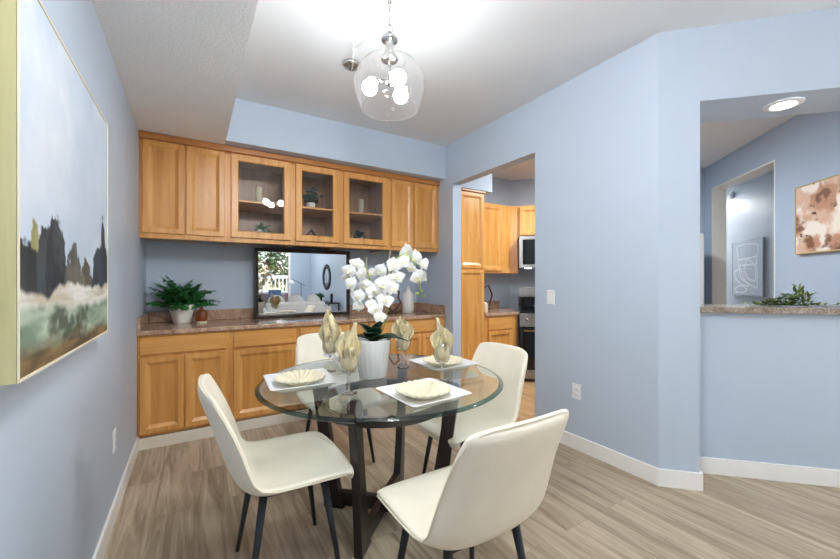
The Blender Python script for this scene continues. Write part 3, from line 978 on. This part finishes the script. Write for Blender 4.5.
for k in range(3):
    a = math.radians((148, 28, 268)[k])
    d = Vector((math.cos(a), math.sin(a), 0))
    m = MB(); m.tube([Vector((0, 0, .20)), d * .03 + Vector((0, 0, .21)), d * .055 + Vector((0, 0, .205))], .005, 8)
    m.tube([d * .045 + Vector((0, 0, .208)), d * .075 + Vector((0, 0, .196))], .014, 12); m.build('socket', CHROME, r)
    m = MB(); m.sphere(d * .110 + Vector((0, 0, .165)), .042, 14, 10); m.build('bulb', BULB, r)
def links(m, P, step=.032, r1=.011, rad=.0024):
    L = [Vector(p) for p in P]
    k, acc = 0, 0
    tot = [0]
    for a, c in zip(L, L[1:]): tot.append(tot[-1] + (c - a).length)
    n = int(tot[-1] / step)
    for i in range(n):
        s = (i + .5) * tot[-1] / n
        j = max(q for q in range(len(L) - 1) if tot[q] <= s)
        t = (s - tot[j]) / (tot[j + 1] - tot[j])
        p = L[j].lerp(L[j + 1], t); d = (L[j + 1] - L[j]).normalized()
        a = d.orthogonal().normalized(); b_ = d.cross(a)
        if i % 2: a = b_
        m.tube([p + d * (math.cos(w) * step * .62) + a * (math.sin(w) * r1 * .8) for w in [2 * PI * q / 10 for q in range(10)]], rad, 5, closed=True)
m = MB(); links(m, [(0, 0, .505), (0, 0, .628)]); m.build('chain', CHROME, r)
hook = Vector((PX, PY, ZC)); can = Vector((.957, 2.50, ZC)); hk2 = Vector((.887, 2.27, ZC))
o0 = Vector((PX, PY, 2.18))
m = MB()
m.lathe([(.012, -.002), (.010, -.01), (.003, -.014)], 16, M=Matrix.Translation(hook - o0)); m.build('ceiling_hook', CHROME, r)
m = MB(); m.lathe([(.011, -.002), (.012, -.012), (.004, -.02), (.004, -.036), (.012, -.044), (.001, -.048)], 16, M=Matrix.Translation(hk2 - o0)); m.build('ceiling_hook', WHITEP, r)
m = MB(); m.lathe([(.062, -.001), (.066, -.008), (.052, -.024), (.02, -.034), (.012, -.05), (.001, -.052)], 36, M=Matrix.Translation(can - o0), cap=False); m.build('canopy', CHROME, r)
m = MB()
P = []
for i in range(13):
    t = i / 12
    p = (hook - o0 - Vector((0, 0, .018))).lerp(hk2 - o0 - Vector((0, 0, .03)), t); p.z -= .05 * math.sin(PI * t); P.append(p)
links(m, P, .03, .009, .0018)
m.tube([hk2 - o0 - Vector((0, 0, .04)), hk2.lerp(can, .5) - o0 - Vector((0, 0, .09)), can - o0 - Vector((0, 0, .05))], .003, 6)
m.build('swag_chain', plain('pale_chain', lin(206, 204, 200), .4, .3), r)
m = MB(); m.tube([(.006, .004, .46), (.04, .01, .40), (.035, .012, .35), (.012, .0, .33)], .0018, 6); m.build('cord', WHITEP, r)

# ------------------------------------------------------------------ pictures
def vnoise(x, y, seed):
    g = np.random.default_rng(seed).random((64, 64))
    xi, yi = np.floor(x).astype(int), np.floor(y).astype(int)
    fx, fy = x - xi, y - yi
    fx, fy = fx * fx * (3 - 2 * fx), fy * fy * (3 - 2 * fy)
    G = lambda a, c: g[a % 64, c % 64]
    return (G(xi, yi) * (1 - fx) + G(xi + 1, yi) * fx) * (1 - fy) + (G(xi, yi + 1) * (1 - fx) + G(xi + 1, yi + 1) * fx) * fy
def fbm(x, y, seed, o=4):
    s, a, t = 0, .5, 0
    for k in range(o):
        s = s + a * vnoise(x * 2 ** k, y * 2 ** k, seed + k); t += a; a *= .55
    return s / t
def artwork(name, label, w, h, depth, fn, frame_mat, lip, loc_, rotz, side_mat=None, n=150, cat='painting'):
    r = thing(name, label, cat, loc_, rotz)
    m = MB()
    if lip:
        m.rings([(0, -depth + .001), (.001, -depth), (lip, -depth), (lip, -depth + .004)], hole=True, w=w, h=h, back=0)
    else:
        m.box(0, w, -depth + .0015, 0, 0, h)
    m.build('frame', frame_mat, r)
    ins = lip * .9
    nx, nz = n, int(n * h / w)
    u, v = np.meshgrid(np.linspace(0, 1, nx + 1), np.linspace(0, 1, nz + 1), indexing='ij')
    col = fn(u, v)
    y = -depth + (.003 if lip else 0)
    P = [[(ins + (w - 2 * ins) * u[i, j], y, ins + (h - 2 * ins) * v[i, j]) for j in range(nz + 1)] for i in range(nx + 1)]
    m = MB(); m.grid(P)
    m.f = [f[::-1] for f in m.f]
    o = m.build('canvas', art_material(name + '_paint'), r)
    ca = o.data.color_attributes.new('paint', 'FLOAT_COLOR', 'POINT')
    c4 = np.ones((len(o.data.vertices), 4), np.float32)
    c4[:, :3] = col.reshape(-1, 3)
    ca.data.foreach_set('color', c4.ravel())
    if lip:
        bk = MB(); bk.box(lip * .5, w - lip * .5, -depth + .006, -.002, lip * .5, h - lip * .5); bk.build('backing', frame_mat, r)
    return r
def L3(*c): return np.array(lin(*c)[:3])
def lay(col, c, a): return col * (1 - a[..., None]) + np.asarray(c) * a[..., None]
def step(x, e=.012): return np.clip(x / e + .5, 0, 1)
def landscape(u, v):
    n1 = fbm(u * 6, v * 6, 1); n2 = fbm(u * 22, v * 30, 5); n3 = fbm(u * 40, v * 12, 9)
    col = lay(np.zeros(u.shape + (3,)) + L3(184, 195, 210), L3(204, 209, 216), np.clip((n1 - .35) * 2.2, 0, 1))
    col = lay(col, L3(168, 182, 199), np.clip((fbm(u * 3, v * 2, 30) - .5) * 2, 0, .6))
    jag = (n2 - .5) * .10
    def mass(u0, u1, topv, c1, c2, seed):
        nn = fbm(u * 14, v * 9, seed)
        prof = topv - .18 * np.abs((u - (u0 + u1) / 2) / ((u1 - u0) / 2)) ** 4
        a = step(prof + jag + (fbm(u * 18, v * 3, seed + 3) - .5) * .10 - v) * step(u - u0 + (n2 - .5) * .06, .01) * step(u1 - u + (n2 - .5) * .06, .01)
        return a, lay(np.zeros(u.shape + (3,)) + L3(*c1), L3(*c2), np.clip((nn - .35) * 3, 0, 1))
    for args in ((.07, .15, .39, (132, 130, 88), (166, 158, 104), 41), (-.1, .17, .345, (30, 34, 38), (56, 58, 58), 42), (.11, .24, .40, (28, 33, 38), (58, 64, 68), 43), (.18, .37, .425, (34, 38, 44), (72, 80, 84), 48),
                 (.33, .56, .345, (66, 68, 62), (98, 96, 86), 44), (.48, .76, .30, (82, 78, 64), (112, 106, 90), 45), (.70, 1.1, .40, (28, 36, 50), (52, 62, 74), 46), (.86, .95, .50, (32, 40, 52), (56, 62, 72), 47)):
        a, c = mass(*args)
        col = lay(col, c, a)
    hs = fbm(u * 4, v * 26, 80)              # broad sideways strokes
    strip = step(.215 + (fbm(u * 5, v * 0 + .5, 90) - .5) * .10 - v, .014)
    col = lay(col, lay(np.zeros(u.shape + (3,)) + L3(214, 212, 206), L3(186, 176, 156), np.clip((hs - .42) * 4, 0, 1)), strip)
    green = step(.165 + (fbm(u * 4, v * 0 + .2, 95) - .5) * .10 - v, .025)
    col = lay(col, lay(np.zeros(u.shape + (3,)) + L3(112, 132, 114), L3(166, 180, 160), np.clip((fbm(u * 5, v * 18, 60) - .35) * 3, 0, 1)), green)
    col = lay(col, L3(66, 78, 66), green * np.clip((fbm(u * 7, v * 9, 66) - .56) * 7, 0, .9))
    br = step(.075 - .03 * u + .05 * (hs - .5) + .05 * (n1 - .5) - v, .03)
    col = lay(col, lay(np.zeros(u.shape + (3,)) + L3(78, 62, 40), L3(132, 108, 70), np.clip((fbm(u * 7, v * 30, 70) - .35) * 3, 0, 1)), br)
    return col
artwork('landscape_painting', 'large misty landscape painting of dark trees on the left wall', .95, .885, .05, landscape, OLIVE, 0, (XL, 1.10, 1.056), PI / 2, n=200)
m = MB()
for q in ((0, .95, 0, .006), (0, .95, .879, .885)): m.box(q[0], q[1], -.0525, -.0495, q[2], q[3])
for q in ((0, .006), (.944, .95)): m.box(q[0], q[1], -.0525, -.0495, .006, .879)
fo = m.build('edge_trim', CREAMF, bpy.data.objects['landscape_painting'])
def blots(u, v):
    a = fbm(u * 3.2, v * 3, 101); c = fbm(u * 3 + 9, v * 2.6, 110); d = fbm(u * 11, v * 11, 120)
    col = np.zeros(u.shape + (3,)) + L3(232, 218, 202)
    col = lay(col, L3(214, 176, 154), np.clip((a - .45) * 7, 0, .9))
    col = lay(col, L3(186, 140, 112), np.clip((c - .52) * 9, 0, .9))
    col = lay(col, L3(240, 232, 222), np.clip((fbm(u * 6, v * 3, 140) - .55) * 9, 0, 1))
    col = lay(col, L3(120, 80, 58), np.clip((c * .6 + d * .4 - .60) * 14, 0, .9))
    col = lay(col, L3(62, 40, 36), np.clip((fbm(u * 9, v * 8, 160) - .68) * 22, 0, .95))
    return col
artwork('abstract_painting', 'blush and brown abstract painting in a thin gold frame', .95, .615, .035, blots, GOLD, .012, uw(U2, 4.135, 1.517), -3 * PI / 4)
lines = []
rr = np.random.default_rng(4)
def curve(pts):
    P = np.array(pts, float)
    t = np.linspace(0, 1, 160)
    k = np.linspace(0, 1, len(P))
    for _ in range(1):
        x = np.interp(t, k, P[:, 0]); y = np.interp(t, k, P[:, 1])
    ker = np.ones(15) / 15
    xp = np.convolve(np.pad(x, 7, 'edge'), ker, 'valid'); yp = np.convolve(np.pad(y, 7, 'edge'), ker, 'valid')
    return np.stack([xp, yp], 1)
for pts in ([(.15, .93), (.5, .95), (.88, .92), (.85, .7), (.5, .68), (.2, .66), (.15, .93)], [(.2, .66), (.25, .45), (.3, .3), (.6, .2), (.85, .12), (.84, .4), (.82, .66)],
            [(.5, .68), (.4, .45), (.55, .3), (.8, .25), (.78, .55), (.5, .68)], [(.08, .45), (.3, .5), (.4, .3), (.6, .15), (.3, .2), (.1, .3), (.08, .45)], [(.1, .12), (.3, .18), (.55, .1), (.35, .04), (.1, .05), (.1, .12)], [(.2, .55), (.5, .56), (.8, .55), (.84, .75)]):
    lines.append(curve(pts))
def line_art(u, v):
    col = lay(np.zeros(u.shape + (3,)) + L3(196, 204, 214), L3(210, 216, 224), np.clip(fbm(u * 8, v * 8, 200), 0, 1))
    q = np.stack([u, v], -1).reshape(-1, 1, 2)
    d = np.full(u.size, 9.)
    for c in lines:
        d = np.minimum(d, np.sqrt(((q - c[None]) ** 2).sum(-1)).min(1))
    return lay(col, L3(244, 246, 248), np.clip((.016 - d.reshape(u.shape)) / .006, 0, 1))
artwork('line_drawing', 'grey abstract line drawing in a pewter frame in the hallway', .767, .87, .03, line_art, PEWTER, .02, uw(3.6, 7.137, 1.043), -3 * PI / 4, n=90, cat='picture')

# ------------------------------------------------------------------ switches, outlets, alarm
def plate_thing(name, label, cat, loc_, rotz, kind):
    r = thing(name, label, cat, loc_, rotz)
    m = MB(); m.box(-.036, .036, -.006, 0, -.058, .058); m.build('cover_plate', WHITEP, r, bevel=.003)
    if kind == 'switch':
        m = MB(); m.box(-.017, .017, -.010, -.006, -.033, .033); m.build('rocker', WHITEP, r, bevel=.002)
    else:
        for z in (-.02, .02):
            m = MB(); m.lathe([(.016, 0), (.015, .0025), (.001, .003)], 20, M=Matrix.Translation((0, -.006, z)) @ Matrix.Rotation(PI / 2, 4, 'X'), cap=False)
            o = m.build('socket', WHITEP, r)
            s = MB()
            for x in (-.006, .006): s.box(x - .001, x + .001, -.0095, -.0088, z - .001, z + .008)
            s.build('slots', BLACKP, o)
    return r
plate_thing('light_switch', 'white light switch on the blue wall right of the kitchen doorway', 'switch', (XR, 2.005, 1.142), -PI / 2, 'switch')
plate_thing('power_outlet', 'white power outlet low on the right blue wall below the switch', 'outlet', (XR, 1.768, .44), -PI / 2, 'outlet')
plate_thing('power_outlet', 'white power outlet low on the left wall under the landscape painting', 'outlet', (XL, 2.54, .42), PI / 2, 'outlet')
r = thing('smoke_alarm', 'small round white smoke alarm high on the hallway wall', 'alarm', uw(3.6, 7.17, 2.70), -3 * PI / 4)
m = MB(); m.lathe([(.055, 0), (.055, .02), (.045, .032), (.001, .034)], 28, M=Matrix.Rotation(PI / 2, 4, 'X'), cap=False); m.build('housing', WHITEP, r)
m = MB(); m.lathe([(.02, .033), (.016, .038), (.001, .039)], 20, M=Matrix.Rotation(PI / 2, 4, 'X'), cap=False); m.build('vent_cap', WHITEP, r)

# ------------------------------------------------------------------ pass-through bar
m = MB(); m.box(U1 + .002, U2 - .002, 2.78, 3.10, 1.0665, 1.106, M=MU); o = m.build('bar_top', GRANB, bevel=.004)
tag(o, 'speckled beige granite ledge on the half wall of the pass-through', 'countertop')
r = thing('trailing_greens', 'sprig of trailing green leaves lying on the granite pass-through ledge', 'plant', uw(1.815, 2.96, 1.1065), UW)
m = MB(); rn = random.Random(2)
def clampz(P, M, z0=.004):
    return [[Vector((p.x, p.y, max(p.z, z0))) for p in (M @ Vector(q) for q in row)] for row in P]
for k in range(280):
    x = rn.gauss(-.015, .075); yaw = rn.uniform(0, 2 * PI); up = .03 < x < .09
    z = max(.006, .075 * math.exp(-(x / .11) ** 2) * rn.random() + (.06 * rn.random() if up else 0))
    P = leaf_pts(rn.uniform(.035, .065), rn.uniform(.006, .010), .4, 5)
    m.grid(clampz(P, Matrix.Translation((x, rn.uniform(-.035, .045), z)) @ RotTo(yaw, rn.uniform(.0, .7) + (.65 if up else 0), rn.uniform(-.5, .5))))
for k in range(9):
    x = .13 + .02 * k; m.grid(clampz(leaf_pts(.05, .009, .4, 4), Matrix.Translation((x, -.02, .008)) @ RotTo(rn.uniform(-1.5, 1.5), rn.uniform(.1, .7))))
m.tube([(-.1, 0, .004), (0, .01, .006), (.15, -.02, .004), (.27, -.02, .004)], .002, 6)
m.build('foliage', GREENS, r)
m = MB(); m.tube([(-.12, .005, .006), (-.02, -.01, .010), (.1, .01, .006)], .004, 7); m.build('twig', SOIL, r)

r = thing('recessed_downlight', 'round recessed downlight glowing in the soffit of the pass-through', 'lamp', uw(1.654, 2.76, 2.368))
m = MB(); m.lathe([(.056, -.004), (.062, -.010), (.092, -.006), (.094, -.0005)], 48, cap=False); m.build('trim_ring', WHITEP, r)
m = MB(); m.lathe([(.001, -.005), (.058, -.005)], 40, cap=False, smooth=False); m.f = [f[::-1] if False else f for f in m.f]; m.build('lens', glow('downlight_lens', (1, .98, .95, 1), P_SPOT), r)

# ------------------------------------------------------------------ kitchen
YK = 3.40
r = thing('pantry_cabinet', 'tall amber maple pantry cabinet just inside the kitchen doorway', 'cabinet', (XR + .118, YK, .0))
w = .40
m = MB(); m.box(0, w, 0, .7, .09, 2.335); m.box(0, w, .05, .7, 0, .09); m.build('carcass', WOODK, r, bevel=.002)
door(r, .012, .12, w - .035, 1.29, -.0005, WOODK); door(r, .012, 1.425, w - .035, .89, -.0005, WOODK)
m = MB(); m.box(0, w, -.03, 0, 2.295 + .028, 2.348); m.build('top_moulding', WOODC, r, bevel=.003)
XK0, XK1 = XR + .118 + w + .002, 3.545
r = thing('kitchen_base_cabinet', 'amber maple kitchen base cabinet between the pantry and the range', 'cabinet', (XK0, YK, 0))
w = XK1 - XK0
m = MB(); m.box(0, w, 0, .6, .09, .846); m.box(0, w, .06, .6, 0, .09); m.build('carcass', WOODK, r, bevel=.002)
drawer(r, .05, .675, w - .16, .15, -.0005, WOODKH); door(r, .05, .12, w - .16, .54, -.0005, WOODK)
m = MB()
m.prism([(XK0, YK - .03), (XK1 + .005, YK - .03), (XK1 + .005, YK + .05), (XK1 + .44, YK + .485), (XK1 + .44, YB - .002), (XK0, YB - .002)], .848, .884)
o = m.build('kitchen_countertop', GRAN, bevel=.004); tag(o, 'brown granite kitchen counter beside the steel range', 'countertop')
m = MB(); m.box(XK0, 3.9, YB - .022, YB - .002, .0, .1); q = m.build('backsplash', GRAN, o); q.location = (0, 0, .8845)
r = thing('corner_wall_cabinet', 'amber maple corner wall cabinet left of the microwave', 'cabinet', (0, 0, 1.383))
m = MB(); YW = 3.70
pc = Vector(uw(.012, 5.247)); pe = Vector(uw(.112, 5.247)); pb = Vector(uw(.112, NW - .01))
m.prism([(XK0, YW), (pc.x, pc.y), (pe.x, pe.y), (pb.x, pb.y), (4.1, YB - .005), (XK0, YB - .005)], 0, .925); m.build('carcass', WOODK, r, bevel=.002)
door(r, 3.20, .03, 3.56 - 3.20, .87, YW - .0005, WOODK)
r = thing('microwave_cabinet', 'short amber maple wall cabinet above the microwave', 'cabinet', uw(.118, 5.26, 1.88), UW)
m = MB(); m.box(0, .76, 0, .5, 0, .428); m.build('carcass', WOODK, r, bevel=.002)
door(r, .02, .02, .35, .385, -.0005, WOODK); door(r, .385, .02, .35, .385, -.0005, WOODK)
r = thing('microwave', 'stainless steel microwave with a dark window under the short cabinet', 'microwave', uw(.128, 5.13, 1.45), UW)
m = MB(); m.box(0, .755, 0, .4, 0, .425); m.build('body', BLACKP, r, bevel=.004)
m = MB(); m.rings([(0, -.022), (.003, -.025), (.045, -.025), (.048, -.02)], x0=0, z0=.0, w=.56, h=.425, hole=True); m.build('door_frame', STEEL, r)
m = MB(); m.box(.045, .515, -.018, -.003, .045, .38); m.build('window', BLACKG, r)
m = MB(); m.box(.562, .755, -.022, 0, 0, .425); m.build('control_panel', STEEL, r, bevel=.003)
m = MB(); m.tube([(.535, -.05, .05), (.535, -.05, .37)], .009, 10); m.box(.53, .54, -.05, -.02, .055, .065); m.box(.53, .54, -.05, -.02, .355, .365); m.build('handle', STEEL, r)
m = MB(); m.box(.08, .16, .05, .1, -.003, -.0005); m.build('task_light', glow('task_light', (1, .97, .9, 1), 8), r)
r = thing('kitchen_range', 'stainless steel range with a black oven door seen through the doorway', 'oven', uw(.128, 4.87, 0), UW)
m = MB(); m.box(0, .76, .0, .65, .06, .87); m.box(.02, .74, .04, .62, .0, .06); m.build('body', BLACKP, r, bevel=.004)
m = MB(); m.box(.0, .76, -.005, .655, .8705, .886); m.build('cooktop', BLACKG, r, bevel=.003)
m = MB(); m.box(0, .76, -.03, -.001, .70, .865); m.build('control_panel', STEEL, r, bevel=.004)
for k in range(5):
    m = MB(); m.lathe([(.02, 0), (.018, .025), (.001, .026)], 20, M=Matrix.Translation((.09 + .145 * k, -.03, .79)) @ Matrix.Rotation(PI / 2, 4, 'X'), cap=False); m.build('knob', STEEL, r)
m = MB(); m.rings([(0, -.028), (.004, -.032), (.06, -.032), (.063, -.026)], x0=.003, z0=.16, w=.754, h=.53, hole=False); m.build('oven_door', BLACKG, r)
m = MB(); m.tube([(.05, -.075, .655), (.71, -.075, .655)], .012, 12); m.box(.06, .08, -.075, -.03, .648, .662); m.box(.68, .70, -.075, -.03, .648, .662); m.build('handle', STEEL, r)
m = MB(); m.box(.003, .757, -.03, -.001, .045, .155); m.build('bottom_drawer', STEEL, r, bevel=.004)
m = MB(); m.box(.0, .76, .58, .655, .887, 1.05); m.build('display_panel', BLACKG, r, bevel=.004)
m = MB(); m.box(.0, .76, .575, .655, 1.051, 1.19); m.build('backguard', STEEL, r, bevel=.006)
r = thing('wire_sculpture', 'dark angular wire loop ornament on the kitchen counter', 'sculpture', (3.50, 3.93, .8845))
m = MB(); m.box(-.05, .05, -.03, .03, 0, .018); m.build('plinth', BROWNM, r)
m = MB(); m.tube([(-.02, 0, .02), (-.09, 0, .14), (-.05, 0, .30), (.03, 0, .33), (.10, 0, .20), (.05, 0, .06)], .012, 6, closed=True, smooth=False); m.build('loop', BROWNM, r)
m = MB(); m.lathe([(.001, 0), (.036, 0), (.04, .01), (.04, .1), (.03, .118), (.018, .122), (.018, .13)], 24)
o = m.build('ceramic_canister', CREAMP); o.location = (3.10, 3.52, .8845); tag(o, 'small cream canister on the kitchen counter against the pantry', 'canister')
r = thing('tall_cabinet', 'narrow edge of a tall white cabinet beyond the pass-through ledge', 'cabinet', uw(1.5, 5.1, 0), UW)
m = MB(); m.box(0, .762, .02, .7, 0, 1.85); m.build('carcass', WHITEP, r, bevel=.006)
m = MB(); m.box(.003, .760, -.02, .019, .05, 1.84); m.build('door', WHITEP, r, bevel=.006)

# ------------------------------------------------------------------ ceiling lamps outside the view, added to supply light
def flush(name, label, loc_, R, power, col=(1, .985, .96, 1)):
    r = thing(name, label, 'lamp', loc_)
    m = MB(); m.lathe([(R, -.001), (R, -.03), (R - .012, -.035), (R - .014, -.02)], 48, cap=False); m.build('rim', CHROME, r)
    m = MB(); m.lathe([(.001, -.04), (R * .55, -.038), (R - .013, -.028)], 32, cap=False); m.build('diffuser', glow(name + '_diffuser', col, power), r)
    return r
flush('added_kitchen_lamp', 'added unseen flush lamp that brightens the kitchen', (3.75, 2.5, ZC), .22, P_KITCHEN, (.93, .98, 1, 1))
flush('hallway_ceiling_lamp', 'unseen round flush ceiling lamp lighting the hallway', uw(3.0, 8.5, ZC), .16, P_HALL)
def fill_globe(label, loc_, R, drop, power):
    r = thing('added_fill_globe', label, 'lamp', loc_, 0, 'added fill globes out of view')
    m = MB(); m.lathe([(.06, -.001), (.06, -.02), (.01, -.03), (.001, -.03)], 32, cap=False); m.build('canopy', CHROME, r)
    m = MB(); m.tube([(0, 0, -.03), (0, 0, -drop)], .004, 8); m.build('cord', CHROME, r)
    m = MB(); m.sphere((0, 0, -drop - R), R, 20, 12); m.build('globe', glow('fill_globe_glow', (.96, .985, 1, 1), power), r)
fill_globe('added white fill globe out of view nearer the dining table', (.48, .42, ZC), .16, .12, P_FILL)
fill_globe('added white fill globe out of view nearer the balcony', (2.3, -4.3, ZC), .16, .22, P_FILL2)

# ------------------------------------------------------------------ living room and balcony seen in the mirror
r = thing('round_mirror', 'round black framed mirror reflected in the buffet mirror', 'mirror', (LX, -3.75, 1.41), -PI / 2)
R90 = Matrix.Rotation(PI / 2, 4, 'X')
m = MB(); m.lathe([(.28, .0), (.28, .03), (.295, .04), (.395, .04), (.415, .03), (.415, 0)], 64, M=R90, cap=False); m.build('frame', BLKM, r)
m = MB(); m.lathe([(.001, .015), (.282, .015)], 48, M=R90, cap=False, smooth=False); m.build('mirror_glass', SILVER, r)
r = thing('console_table', 'dark console table under the round mirror', 'table', (LX - .2, -3.2, 0))
m = MB(); m.box(-.17, .17, -.75, .75, .62, .65); m.build('tabletop', BLKM, r, bevel=.003)
for sx in (-1, 1):
    for sy in (-1, 1):
        m = MB(); m.box(sx * .15 - .015, sx * .15 + .015, sy * .72 - .015, sy * .72 + .015, 0, .62); m.build('leg', BLKM, r)
r = thing('console_plant', 'bushy plant in a dark pot on the console under the round mirror', 'plant', (LX - .22, -3.78, .6505))
m = MB(); m.lathe([(.001, 0), (.06, 0), (.075, .11), (.07, .112), (.066, .1), (.001, .1)], 24, cap=False); m.build('pot', BROWNM, r)
o = fern_mass(26, .24, random.Random(8), .05, xmin=-.4).build('foliage', FERN, r); o.location = (0, 0, .1)
m = MB(); m.lathe([(.001, 0), (.04, 0), (.04, .26), (.001, .26)], 20, cap=False); o = m.build('candle_pillar', BLACKP); o.location = (LX - .2, -2.68, .6505)
tag(o, 'dark pillar candle on the console right of the bushy plant', 'candle')
r = thing('floor_lamp', 'black floor lamp with a tilted white shade reflected in the buffet mirror', 'lamp', (3.2, -5.2, 0))
m = MB(); m.lathe([(.001, .02), (.13, .018), (.14, 0)], 32, cap=False); m.build('base', BLKM, r)
m = MB(); m.tube([(0, 0, .01), (0, 0, 1.22)], .011, 10); m.build('pole', BLKM, r)
m = MB(); m.tube([(.14, 0, 1.12), (0, 0, 1.2), (-.3, .02, 1.34)], .009, 8); m.build('arm', BLKM, r)
m = MB(); m.lathe([(.04, .12), (.16, -.02), (.157, -.022), (.037, .118)], 32, M=Matrix.Translation((-.34, .03, 1.2)) @ Matrix.Rotation(.25, 4, 'Y'), cap=False); m.build('shade', WHITEP, r)
r = thing('sofa', 'white sofa at the bottom of the mirror reflection', 'sofa', (2.3, -2.3, 0))
def cush(mb, x0, x1, y0, y1, z0, z1): mb.box(x0, x1, y0, y1, z0, z1); return mb
cush(MB(), -.75, .75, -.42, .35, .1, .42).build('seat_base', SOFA, r, bevel=.05, seg=4)
cush(MB(), -.75, .75, .18, .42, .3, .74).build('backrest', SOFA, r, bevel=.07, seg=4)
for sx in (-1, 1): cush(MB(), sx * .82 - .09, sx * .82 + .09, -.42, .42, .1, .6).build('armrest', SOFA, r, bevel=.05, seg=4)
for k, (x, l) in enumerate(((-.45, 'white sofa pillow reflected below the floor lamp'), (.05, 'white middle sofa pillow in the mirror reflection'), (.5, 'white sofa pillow reflected below the round mirror'))):
    m = MB(); m.sphere((0, 0, 0), .22, 16, 10, sc=(1, .45, .9)); o = m.build('pillow', SOFA); o.location = (2.3 + x, -2.26, .72); o.rotation_euler = (.2, 0, 0)
    tag(o, l, 'pillow', 'white pillows on the sofa')
b = MB(); b.box(-1.5, 5, -8.2, LY - .1, -.1, -.02); struct('floor', b, plain('balcony_concrete', lin(170, 165, 158), .8))
mt = Mat('red_brick')
br = mt.N.new('ShaderNodeTexBrick'); br.inputs['Scale'].default_value = 6
br.inputs['Color1'].default_value = lin(150, 84, 70); br.inputs['Color2'].default_value = lin(128, 66, 56); br.inputs['Mortar'].default_value = lin(190, 176, 164)
br.inputs['Mortar Size'].default_value = .03
mt.L.new(mt.co((1, 1, 1), rot=(PI / 2, 0, 0)), br.inputs['Vector']); mt.set(color=br.outputs[0], rough=.8)
b = MB(); b.box(-1.5, 5, -8.2, -8.05, -.02, .78); struct('wall_balcony', b, mt.m)
r = thing('balcony_railing', 'white slatted balcony railing on the brick wall in the reflection', 'railing', (0, -8.1, .78))
m = MB(); m.box(-1.5, 5, -.03, .05, .0, .1); m.build('bottom_rail', TRIM, r)
m = MB(); m.box(-1.5, 5, -.03, .05, .62, .74); m.build('top_rail', TRIM, r)
m = MB()
for k in range(44): m.box(-1.45 + .148 * k, -1.41 + .148 * k, -.01, .03, .1, .62)
m.build('balusters', TRIM, r)['kind'] = 'stuff'
r = thing('patio_chair', 'blue patio chair on the balcony seen in the mirror', 'chair', (2.6, -7.0, 0), .4)
BLUEC = plain('blue_chair_fabric', lin(92, 118, 152), .7)
m = MB(); m.box(-.24, .24, -.24, .24, .40, .45); m.build('seat', BLUEC, r, bevel=.02)
m = MB(); m.box(-.24, .24, -.26, -.21, .45, .95); m.build('backrest', BLUEC, r, bevel=.02)
for sx in (-1, 1):
    for sy in (-1, 1):
        m = MB(); m.tube([(sx * .2, sy * .2, 0), (sx * .2, sy * .2, .4)], .015, 8); m.build('leg', BLKM, r)
for k, (x, y, h, s, l) in enumerate(((.6, -10.6, 3.0, 1.6, 'leafy tree with red blossoms at the left of the mirrored balcony view'), (4.0, -11.0, 3.4, 1.7, 'leafy green tree at the right of the mirrored balcony view'))):
    r = thing('garden_tree', l, 'tree', (x, y, -.1), 0, 'trees beyond the balcony')
    m = MB(); m.tube([(0, 0, 0), (.05, 0, h * .4), (0, .05, h * .7)], [.1, .08, .05], 10); m.build('trunk', SOIL, r)
    m = MB(); rn = random.Random(60 + k)
    for q in range(2600):
        d = Vector((rn.gauss(0, 1), rn.gauss(0, 1), rn.gauss(0, 1))).normalized() * s * rn.uniform(.45, 1)
        put(m, leaf_pts(rn.uniform(.14, .24), .06, .5, 3), Matrix.Translation(d + Vector((0, 0, h * .75))) @ RotTo(rn.uniform(0, 6.3), rn.uniform(-.8, .8), rn.uniform(-1, 1)), 1 if rn.random() < (.3 if k == 0 else .08) else 0)
    m.build('crown', [plain('tree_leaf', lin(112, 138, 84), .7, var=.35, scale=3), plain('red_leaf', lin(196, 118, 96), .7)], r)
b = MB(); b.box(-12, 16, -30, -8.3, -.3, -.12); struct('ground', b, plain('garden_ground', lin(120, 130, 96), .9))
